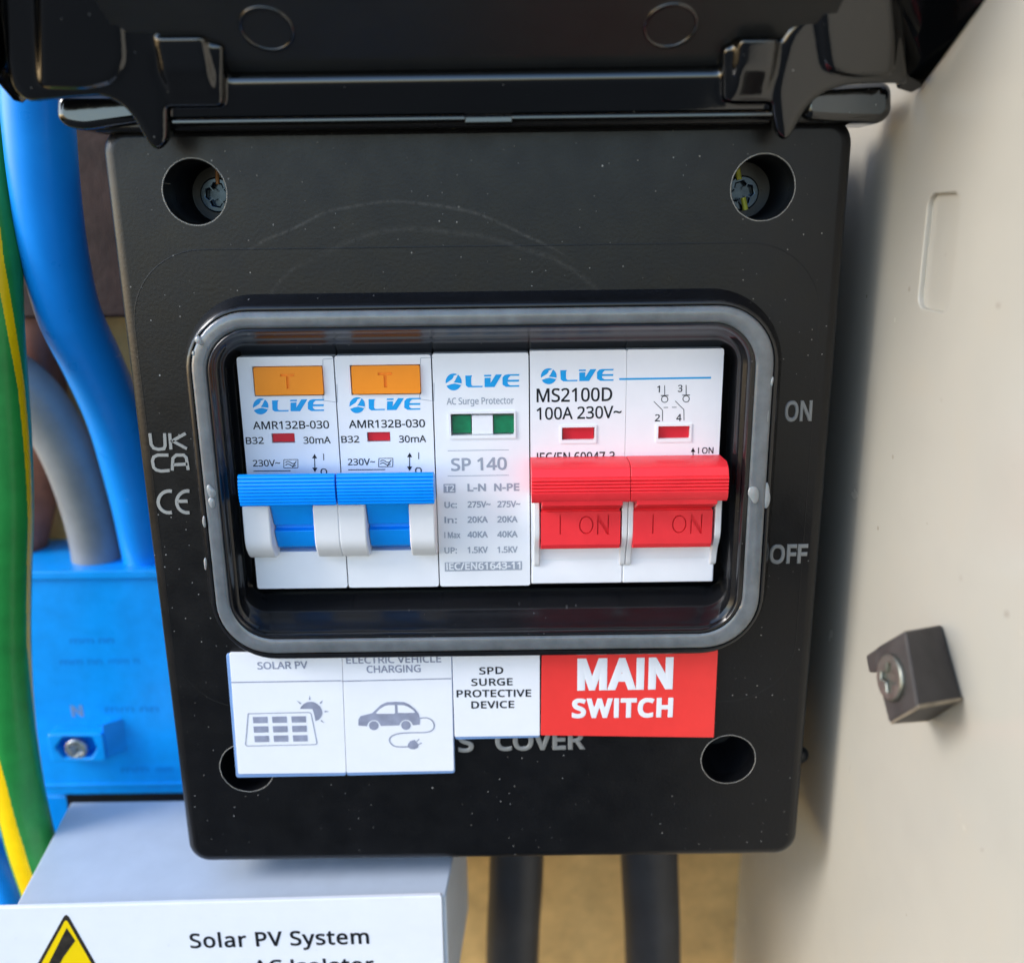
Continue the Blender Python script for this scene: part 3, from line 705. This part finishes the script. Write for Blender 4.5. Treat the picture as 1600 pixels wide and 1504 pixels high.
def box_outline(b, x0_, y0_, x1_, y1_, wd=.12, Y=YM - .04):
    for q in ((x0_, y0_, x1_, y0_ - .3), (x0_, y1_, x1_, y1_ - .3), (x0_, y0_, x0_, y1_), (x1_, y0_ - .3, x1_, y1_ - .3)): ln(b, *q, wd=wd, Y=Y)
box_outline(b, 443.5, 718, 465.5, 731)
for dy in (0, 4):
    pts = [(446 + k, 722.5 + dy + 1.8 * math.sin(k / 16 * 2 * math.pi + math.pi)) for k in range(0, 17, 2)]
    for p, q in zip(pts, pts[1:]): ln(b, *p, *q, wd=.16)
ln(b, 457, 730, 463, 720, .14)
ln(b, 491.5, 712, 492, 735, .16)
for (x_, y_, s_) in ((491.5, 709, 1), (492, 737.5, -1)): b.poly([at(x_, y_, YM - .04), at(x_ - 4, y_ + 7 * s_, YM - .04), at(x_ + 4, y_ + 7 * s_, YM - .04)])
ln(b, 505.5, 708.5, 505.8, 719, .15)
text(b, 'O', 501, 742, 511.5, 742, 10, YM - .04)
ln(b, 396, 735.8, 454, 735.2, .16)
b.build('lettering', M['ink'], B1)
b = MB()
for q in ((504.5, 561, 504.5, 572), (505, 561, 524, 560.5), (504.5, 618, 504.8, 625), (505, 625.5, 527, 628.5), (527, 628, 526.4, 600)): ln(b, *q, wd=.09)
b.build('hatch_seam', M['ink_grey'], B1)
# cheeks and lever; profiles in (y, z)
def arcprof(pts, r=1.5, n=6): return rpoly(pts, r, n)
YL = -3.9
zc1, zc0 = at(450, 786, YM - 3).z, at(450, 868, YM).z
def cheek(x0_, x1_, parent, zt=None, zb2=None, prot=4.6, m_='cheek'):
    pr = arcprof([(YM + 1.5, zt or zc1 + 1), (YM - prot, zt or zc1 + 1), (YM - prot - .2, (zb2 or zc0) + 3.4), (YM - prot * .55, (zb2 or zc0) + .5), (YM + .2, zb2 or zc0), (YM + 1.5, zb2 or zc0)], 2.2, 6)
    return MB().prism_x(pr, x0_, x1_).build('cheek', M[m_], parent, bevel=.35, segs=3, angle=40)
cxl = at(424, 830, YM - 3).x; cxr = at(492.5, 830, YM - 3).x
cheek(x0 - .25, cxl + .35, B1); cheek(cxr + .15, x1 + .1, B1)
zd1, zd0, zg = at(458, 800, YM - 2).z, at(458, 860, YM).z, at(458, 822, YM - 2).z
def lever_drum(xa, xb, m_):
    pr = [(YM + 5, zd1 + 2), (YM - 4.2, zd1 + 2), (YM - 3.0, zd1 - .6), (YM - 2.4, zg + .45), (YM - 1.3, zg + .25), (YM - 1.3, zg - .5), (YM - 2.45, zg - .8), (YM - 2.1, zg - 1.8), (YM - .9, zd0 + 1.2), (YM + .8, zd0 + .2), (YM + 5, zd0)]
    return MB().prism_x(pr, xa, xb)
DR = lever_drum(cxl + .45, cxr + .05, None).build('lever', M['lever_blue'], B1, bevel=.12, segs=2, angle=30)
bt_, bb_ = at(450, 740, -3.8).z, at(450, 792, -5.0).z
def ribbed(zt_, zb_, yfront, n, depth=.28, bulge=.7, top=0.0, bottom=0.0):
    """(y, z) outline of a grip bar with n ribs"""
    h = zt_ - zb_; a_, b_ = zt_ - top * h - .12, zb_ + bottom * h
    pr = [(yfront + 5, zt_ - 1.5), (yfront + bulge + .4, zt_), (yfront + bulge + .05, zt_ - .05)]
    def yy(z): u = (z - (zt_ + zb_) / 2) / (h / 2); return yfront + bulge * u * u * .8
    if top: pr += [(yy(zt_ - .06 * h), zt_ - .06 * h)]
    st = (a_ - b_) / n
    for k in range(n):
        z = a_ - k * st; pr += [(yy(z) + depth, z - .02), (yy(z - st * .3), z - st * .28), (yy(z - st * .7), z - st * .72)]
    pr += [(yy(b_) + depth, b_ + .02)]
    if bottom: pr += [(yy(zb_ + .04 * h), zb_ + .04 * h)]
    pr += [(yfront + bulge, zb_), (yfront + 5, zb_)]
    return pr
bxl, bxr = at(373.5, 765, -4.2).x, at(524, 763, -4.2).x
MB().prism_x(ribbed(bt_, bb_, -4.9, 9), bxl, bxr).build('grip', M['lever_blue'], DR, bevel=.05, segs=1, angle=20)
# second breaker: a copy with its own label
def copy_tree(o, parent, off):
    c_ = o.copy(); C.objects.link(c_)
    if parent is not None: c_.parent = parent
    else: c_.location = o.location + off * S
    for ch in [k for k in bpy.data.objects if k.parent == o]: copy_tree(ch, c_, off)
    return c_
B2 = copy_tree(B1, None, Vector((PITCH, 0, 0)))
B2['label'] = 'blue-lever circuit breaker between the leftmost breaker and the surge protector'

# --- surge protector
SP, x0, x1, hl = module('surge_protector', 2, 1, 'white surge protector module with two green windows and grey lettering', 'surge protector', [(705, 645, 803, 680)])
front(SP, x0, x1, ZT + .15, ZBm, hl)
for (a_, c_) in ((707.5, 736), (771.5, 803)):
    q = rectpx(a_, 648.5, c_, 676, YM + .8)
    MB().box(q[0], q[1], YM + .5, YM + 2.6, q[2], q[3]).build('status_window', M['flag_green'], SP, bevel=.1)
q = rectpx(738, 648, 770, 678, YM + .5); MB().box(q[0], q[1], YM + .2, YM + 2.6, q[2], q[3]).build('window_divider', M['white'], SP, bevel=.1)
b = MB(); fr_ = rectpx(701.5, 641.5, 805.5, 685, YM); hh = hl[0]
plate(b, [[(fr_[0], fr_[2]), (fr_[1], fr_[2]), (fr_[1], fr_[3]), (fr_[0], fr_[3])], hh], YM - .28, YM + .1, 0); b.build('window_bezel', M['white'], SP, bevel=.08, segs=2)
b = MB(); logo(b, 696, 583.5, 811.5, 610, YM - .04); b.build('logo', [M['ink_logo'], M['white']], SP)
b = MB()
text(b, 'AC Surge Protector', 698, 632, 803, 630.5, 10.2, YM - .04)
text(b, 'SP 140', 705, 735, 792, 733, 18.5, YM - .04, bold=.012)
for yy_ in (704, 743.5): ln(b, 699.5, yy_, 795, yy_ - 1.3, .11)
text(b, 'L-N', 730.5, 767, 759.5, 766.6, 10.8, YM - .04, bold=.02); text(b, 'N-PE', 772, 766.5, 811.5, 766, 10.8, YM - .04, bold=.02)
for (l_, a1, a2, yb_) in (('Uc:', '275V~', '275V~', 793), ('In:', '20KA', '20KA', 816.7), ('I Max', '40KA', '40KA', 840), ('UP:', '1.5KV', '1.5KV', 864)):
    wl = 19.5 if l_ != 'I Max' else 25
    text(b, l_, 694.5, yb_, 694.5 + wl, yb_, 8.8, YM - .04, bold=.012)
    w1 = 36 if '~' in a1 else 32
    text(b, a1, 730.5, yb_ - .5, 730.5 + w1, yb_ - .9, 9.0, YM - .04, bold=.018); text(b, a2, 777, yb_ - 1, 777 + w1, yb_ - 1.4, 9.0, YM - .04, bold=.018)
b.poly([at(693, 756, YM - .04), at(711.5, 755.7, YM - .04), at(711.5, 769.5, YM - .04), at(693, 769.8, YM - .04)])
b.poly([at(695, 878.5, YM - .04), at(815.5, 876.5, YM - .04), at(815.5, 890, YM - .04), at(695, 892.5, YM - .04)])
b.build('lettering', M['ink_grey'], SP)
b = MB(); text(b, 'T2', 695, 767.5, 710, 767.2, 9.5, YM - .08, bold=.012); text(b, 'IEC/EN61643-11', 697.5, 889.8, 813.5, 888, 10.2, YM - .08, bold=.014)
b.build('lettering', M['white'], SP)

# --- main switch (two poles)
MS, x0, x1, hl = module('main_switch', 3, 2, 'double-width main switch with red I ON levers', 'switch', [(878, 667, 929, 687), (1028, 665, 1078, 685)])
xm = mx(4)
for xa, xb, h_ in ((x0, xm - .03, hl[:1]), (xm + .03, x1, hl[1:])):
    b = MB(); zt_, zl_ = ZT + .45, at(900, 857, YM).z
    plate(b, [rrect(xa, xb, zl_ - 2.2, zt_, .35, 4)] + h_, YM, YM + 2.4, 0); o = b.build('face', M['white'], MS)
    bv = o.modifiers.new('bevel', 'BEVEL'); bv.width = .22 * S; bv.segments = 3; bv.limit_method = 'ANGLE'; bv.angle_limit = R(50); bv.harden_normals = True
    MB().box(xa + .05, xb - .05, YM + 2.3, 40, ZBm + .5, zt_ - .1).build('body', M['white'], MS)
    zr = at(900, 884, YM).z
    MB().prism_x([(YM + 3, zl_ + .3), (YM + .9, zl_ + .3), (YM - .1, zr), (YM - .1, ZBm + .3), (YM + 3, ZBm + .3)], xa, xb).build('lower_face', M['white'], MS, bevel=.25)
for (cx_, fy0, fy1, fl_) in ((903.5, 667, 687, 0), (1052.5, 665, 685, 1)):
    q = rectpx(cx_ - 24.5, fy0, cx_ + 24.5, fy1, YM + .5); MB().box(q[0], q[1], YM + .5, YM + 2.6, q[2], q[3]).build('indicator_flag', M['flag_red'], MS, bevel=.1)
    q = rectpx(cx_ - 28.5, fy0 - 3.5, cx_ + 28.5, fy1 + 5.5, YM)
    b = MB(); plate(b, [[(q[0], q[2]), (q[1], q[2]), (q[1], q[3]), (q[0], q[3])], hl[fl_]], YM - .18, YM + .1, 0); b.build('window_bezel', M['white'], MS, bevel=.06, segs=2)
b = MB(); logo(b, 844.8, 575.5, 958.8, 600.3, YM - .04)
ln(b, 967.5, 592.2, 1111, 590, .34); b.build('logo', [M['ink_logo'], M['white']], MS)
b = MB()
text(b, 'MS2100D', 838.5, 628, 956.5, 626, 20.5, YM - .04, bold=.004)
text(b, '100A 230V~', 838.5, 655.5, 971, 652.5, 18.5, YM - .04, bold=.002)
text(b, 'IEC/EN 60947-3', 839, 722.5, 960.5, 720.5, 15, YM - .04, bold=.002)
text(b, '1', 1026.5, 613, 1031, 613, 10.5, YM - .04); text(b, '3', 1059, 612, 1066, 612, 10.5, YM - .04)
text(b, '2', 1023, 658, 1031, 658, 10.5, YM - .04); text(b, '4', 1056.5, 657.5, 1064.5, 657.5, 10.5, YM - .04)
for dx, dy in ((0, 0), (33.5, -.6)):
    X = lambda v: v + dx
    ln(b, X(1038.5), 602 + dy, X(1038.6), 617 + dy, .13); ln(b, X(1032.5), 618 + dy, X(1044.5), 617.6 + dy, .16)
    n = 20
    for k in range(n):
        t0, t1 = 2 * math.pi * k / n, 2 * math.pi * (k + 1) / n
        ln(b, X(1038.5) + 5 * math.cos(t0), 623.6 + dy + 5 * math.sin(t0), X(1038.5) + 5 * math.cos(t1), 623.6 + dy + 5 * math.sin(t1), .14)
    ln(b, X(1021.5), 627 + dy, X(1035), 640.5 + dy, .12); ln(b, X(1035), 640.3 + dy, X(1035.2), 657.5 + dy, .12)
ln(b, 1037, 636.5, 1044, 636.4, .12); ln(b, 1050, 636.3, 1057, 636.2, .12)
ln(b, 1082.8, 705, 1083, 720, .16); b.poly([at(1082.8, 699, YM - .04), at(1079.3, 706, YM - .04), at(1086.3, 706, YM - .04)])
text(b, 'I ON', 1090.5, 708.5, 1114.5, 708, 9.3, YM - .04)
b.build('lettering', M['ink'], MS)
# the two levers
seam = at(985.5, 750, -4.6).x
rl, rr_ = at(830.5, 752, -4.6).x, at(1138.5, 750, -4.6).x
zt_, zb_ = at(900, 717, 0.3).z, at(900, 787, -5).z
H = zt_ - zb_
redbar = [(YM, zt_ - .2), (-2.6, zt_), (-4.1, zt_ - .10 * H), (-4.9, zt_ - .3 * H)]
z = zt_ - .32 * H
for k in range(4):
    st = .09 * H; redbar += [(-4.75 , z), (-5.15, z - st * .3), (-5.15, z - st * .75), (-4.75, z - st)]; z -= st
redbar += [(-5.15, z - .02 * H), (-4.9, zb_ + .12 * H), (-4.2, zb_), (-3.6, zb_ - .05), (YM, zb_ - .05)]
for xa, xb, da, db, ta in ((rl, seam - .05, 845, 969, 0), (seam + .05, rr_, 989, 1112, 1)):
    xd0, xd1 = at(da, 830, YM - 3.2).x, at(db, 830, YM - 3.2).x
    z1, z0 = at(900, 798, YM - 4).z, at(900, 857.5, YM - 1).z
    # curved drum whose front plate has I ON cut into it
    yfp = YM - 3.4
    neck = [(YM + 4, zb_ + 1), (-4.6, zb_ + 1), (-4.3, zb_ - .6), (yfp - .3, z1 + .25), (yfp + .5, z1 - .1), (yfp + .5, z0 + 1.8), (yfp + 1.1, z0 + .7), (YM - .2, z0), (YM + 4, z0)]
    D = MB().prism_x(neck, xd0 + .1, xd1 - .1).build('lever', M['lever_red'], MS, bevel=.15, segs=2, angle=30)
    MB().prism_x(redbar, xa, xb).build('grip', M['lever_red'], D, bevel=.12, segs=2, angle=30)
    o0 = 0 if ta == 0 else 145.3; oy = 0 if ta == 0 else -1.5
    def gx(x, y): return xz(x + o0, y + oy, yfp)
    h_all = []
    c_ = gx(874.5, 805); d_ = gx(876.5, 835); h_all.append([(c_[0], c_[1]), (c_[0] + .22, c_[1]), (c_[0] + .22, d_[1]), (c_[0], d_[1])])
    ec = gx(916, 820); rx, rz = 1.35, 1.78
    h_all.append([(ec[0] + rx * math.cos(t * math.pi / 18), ec[1] + rz * math.sin(t * math.pi / 18)) for t in range(36)])
    inner = [(ec[0] + (rx - .24) * math.cos(t * math.pi / 18), ec[1] + (rz - .24) * math.sin(t * math.pi / 18)) for t in range(36)]
    n0 = gx(933, 835); n1 = gx(933, 805); n2 = gx(951, 835); wq = .22
    h_all.append([(n0[0], n0[1]), (n0[0], n1[1]), (n0[0] + wq * 1.2, n1[1]), (n2[0] - wq, n0[1] + 1.1), (n2[0] - wq, n1[1]), (n2[0], n1[1]), (n2[0], n0[1]), (n2[0] - wq * 1.2, n0[1]), (n0[0] + wq, n1[1] - 1.1), (n0[0] + wq, n0[1])])
    b = MB(); plate(b, [[(xd0, z0 + 1.75), (xd1, z0 + 1.75), (xd1, z1 - .35), (xd0, z1 - .35)]] + h_all + [inner], yfp, yfp + .6, 0)
    b.build('engraved_plate', M['lever_red'], D, bevel=0)
    MB().prism_x([(yfp + .02, z0 + 1.75), (yfp + .45, z0 + .8), (YM - .6, z0 - .05), (YM + .5, z0 - .05), (YM + .5, z0 + 1.75)], xd0, xd1).build('lever_toe', M['lever_red'], D, bevel=.12, segs=2)
zc0s = at(900, 884, YM).z
def ms_cheek(pa_, pb_):
    xa, xb = at(pa_, 830, YM - 2).x, at(pb_, 830, YM - 2).x
    pr = [(YM + 2, zb_ + 1), (YM - 3.2, zb_ + 1), (YM - 3.4, at(900, 838, YM - 3).z), (YM - 1.2, at(900, 862, YM - 1).z), (YM - .6, zc0s), (YM + 2, zc0s)]
    MB().prism_x(rpoly(pr, 1.0, 4), xa, xb).build('cheek', M['cheek'], MS, bevel=.2, segs=2)
ms_cheek(834, 843); ms_cheek(970, 979); ms_cheek(979.6, 988); ms_cheek(1114, 1124)

# ------------------------------------------------------------------ stuck-on labels under the window
YLb = -.9
def c8(x, y): return (350 + x / 4.324, 1010 + y / 4.324)
def c7(x, y): return (330 + x / 1.882, 980 + y / 1.882)
def sticker(name, label, pts, m_, back=None):
    P4 = [at(x, y, YLb) for x, y in pts]; c_ = sum(P4, Vector()) / 4
    o = empty(name, (c_.x, YLb, min(p.z for p in P4)), label, 'label')
    b = MB(); plate(b, [rpoly([(p.x, p.z) for p in P4], .3, 3)], YLb, YLb + .7, .1); b.build('card', m_, o)
    if back:
        Pb = [at(x, y, YLb + .3) for x, y in back]
        b = MB(); plate(b, [rpoly([(p.x, p.z) for p in Pb], .6, 4)], YLb + .3, YLb + .85, .12); b.build('backing', M['backing'], o)  # blue card standing in for the soft glow fringe at the label's edge
    return o
S1 = sticker('solar_label', 'white label reading SOLAR PV with a solar panel and sun picture', [(358, 1020), (534, 1019), (541, 1207), (372, 1209)], M['paper'],
             [(353, 1021), (534, 1019), (541, 1211.5), (369, 1214.5)])
S2 = sticker('vehicle_label', 'white label reading ELECTRIC VEHICLE CHARGING with a car and plug picture', [(534.6, 1019), (705, 1016), (709.5, 1204), (541.6, 1207)], M['paper'],
             [(534.6, 1018), (706, 1016), (711, 1207.5), (541.6, 1211.5)])
S3 = sticker('surge_label', 'small white label reading SPD SURGE PROTECTIVE DEVICE', [(706.3, 1017), (843.5, 1014), (843.5, 1149), (710.6, 1151)], M['paper'],
             [(706.3, 1017), (843.5, 1014), (843.8, 1152), (710.9, 1155)])
S4 = sticker('main_switch_label', 'red label reading MAIN SWITCH in white letters', [(846.5, 1014), (1122, 1014.5), (1115.5, 1152), (845.2, 1148.5)], M['label_red'])
for sp_ in (S1, S2):
    if sp_ is S1:
        b = MB(); text(b, 'SOLAR PV', 402.5, 1045, 481, 1043.6, 10.8, YLb - .05, bold=.008)
        b.line(at(*c8(50, 241), YLb - .05), at(*c8(792, 229), YLb - .05), .22)
        def P8(x, y, d=.05): return at(*c8(x, y), YLb - d)
        fr8 = [(163, 452), (575, 443), (588, 452), (628, 650), (620, 660), (155, 670), (145, 660)]
        for p, q in zip(fr8, fr8[1:] + fr8[:1]): b.line(P8(*p), P8(*q), .17)
        for j in range(3):
            for i in range(3):
                xx = (194, 324, 454)[i] + j * 5; yy = (474, 538, 602)[j] - i * 2
                b.poly([P8(xx, yy), P8(xx + 99, yy - 2), P8(xx + 100, yy + 40), P8(xx + 4, yy + 42)])
        s_in = [(514, 419), (520, 405), (540, 385), (560, 374), (580, 371), (605, 373), (630, 386), (650, 405), (662, 430), (664, 450), (655, 475), (640, 492), (617, 502), (612, 470), (603, 436), (596, 420)]
        b.poly([P8(*p) for p in s_in])
        for (ax, ay, bx_, by_, wd) in ((578, 358, 578, 328, 6), (650, 382, 668, 360, 6), (680, 437, 710, 437, 6), (655, 498, 680, 515, 5), (518, 384, 490, 362, 5)):
            d = Vector((bx_ - ax, by_ - ay)).normalized(); n_ = Vector((-d.y, d.x)) * wd
            b.poly([P8(ax - n_.x, ay - n_.y), P8(ax + n_.x, ay + n_.y), P8(bx_, by_)])
        b.build('printing', M['ink_pale'], S1)
    else:
        b = MB(); text(b, 'ELECTRIC VEHICLE', 541, 1036.3, 689.5, 1034, 10.8, YLb - .05, bold=.008)
        text(b, 'CHARGING', 573, 1050.6, 657.5, 1049.2, 10.8, YLb - .05, bold=.008)
        b.line(at(*c8(796, 233), YLb - .05), at(*c8(1535, 215), YLb - .05), .22)
        car = [(908, 532), (908, 490), (922, 468), (1000, 448), (1030, 420), (1060, 392), (1100, 374), (1160, 371), (1215, 373), (1250, 388), (1290, 420), (1315, 452), (1324, 490), (1322, 525), (1276, 530)]
        car += [(1230 + 45 * math.cos(R(a)), 535 - 42 * math.sin(R(a))) for a in range(15, 166, 15)]
        car += [(1180, 530), (1060, 534)]
        car += [(1012 + 45 * math.cos(R(a)), 537 - 42 * math.sin(R(a))) for a in range(15, 166, 15)] + [(966, 536)]
        b.poly([P8(*p) for p in car])
        for cx_ in ((1012, 532), (1229, 530)): b.poly([P8(cx_[0] + 32 * math.cos(2 * math.pi * k / 24), cx_[1] + 31 * math.sin(2 * math.pi * k / 24)) for k in range(24)])
        cord = spline([Vector((x, y, 0)) for x, y in ((1324, 482), (1370, 480), (1405, 498), (1420, 530), (1408, 562), (1360, 578), (1260, 580), (1170, 588), (1124, 612), (1120, 642), (1150, 670), (1200, 676), (1245, 674))], 5)
        for p, q in zip(cord, cord[1:]): b.line(P8(p.x, p.y), P8(q.x, q.y), .24)
        b.poly([P8(*p) for p in ((1242, 658), (1244, 680), (1262, 690), (1285, 692), (1310, 680), (1316, 662), (1288, 628), (1258, 636))])
        for q in ((1300, 640, 1320, 622), (1314, 660, 1336, 648)): b.line(P8(q[0], q[1]), P8(q[2], q[3]), .18)
        b.build('printing', M['ink_pale'], S2)
        b = MB()
        b.poly([P8(x, y, .08) for x, y in ((1026, 448), (1052, 420), (1085, 400), (1110, 394), (1154, 393), (1156, 446), (1150, 452), (1036, 452))])
        b.poly([P8(x, y, .08) for x, y in ((1172, 393), (1215, 395), (1245, 405), (1275, 425), (1292, 445), (1222, 447), (1175, 446))])
        b.build('printing', M['paper'], S2)
b = MB()
for s_, a_, b_, y_, h_ in (('SPD', 749, 786.5, 1053, 10.6), ('SURGE', 736.5, 801, 1070.8, 10.6), ('PROTECTIVE', 713.5, 830, 1088.6, 10.6), ('DEVICE', 736.5, 803.5, 1106.2, 10.6)):
    text(b, s_, a_, y_, b_, y_ - 1, h_, YLb - .05, bold=.01, space=1.05)
b.build('printing', M['ink'], S3)
b = MB(); text(b, 'MAIN', 902, 1074.5, 1051, 1072.3, 42, YLb - .05, bold=.040, space=1.1); text(b, 'SWITCH', 893.5, 1119.5, 1051, 1118, 26.5, YLb - .05, bold=.030, space=1.1)
b.build('printing', M['paper'], S4)

# ------------------------------------------------------------------ rubber catch block screwed to the cabinet wall
K = empty('catch_block', tuple(atX(1430, 1120, XW)), 'dark rubber catch block screwed to the cream cabinet wall', 'catch')
Xf = XW - 9.0
A1, A2, A3, A4, A5 = [atX(x, y, X) for x, y, X in ((1368, 1012, Xf - 1.3), (1414, 985, Xf), (1434, 1106, Xf), (1390, 1131, Xf - 1.2), (1372, 1060, Xf - 1.3))]
Bq = [atX(x, y, X) for x, y, X in ((1470, 975, XW - .5), (1503, 1094, XW - .5), (1449, 1127, XW - 1.5))]
wallp = [atX(x, y, XW + .2) for x, y in ((1420, 1000), (1420, 1050), (1446, 1120), (1466, 980), (1498, 1090))]
MB().hull([A1, A2, A3, A4, A5] + Bq + wallp).build('block', M['rubber'], K, bevel=.7, segs=3)
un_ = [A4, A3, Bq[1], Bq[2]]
MB().hull(un_ + [p + Vector((.3, .2, .5)) for p in un_]).build('underside', M['rubber_pale'], K, bevel=.15, segs=2)  # pale slab that paints ground-reflected light on the block's underside
ls = [atX(x, y, Xf - 1.1) for x, y in ((1352, 1024), (1370, 1011), (1370, 1050), (1357, 1051))]
MB().hull(ls + [p + Vector((2.5, 0.6, 0)) for p in ls]).build('lip', M['rubber'], K, bevel=.4, segs=2)
nn = (A2 - A1).cross(A3 - A1).normalized()
if nn.dot(CAM - A1) < 0: nn = -nn
pc_ = atN(1395, 1058, A2, nn)
screw_head(K, pc_ + nn * .25, nn, 3.5, M['nickel'], slot=.30, depth=.35, rot=1.25)

print('objects', len(bpy.data.objects))
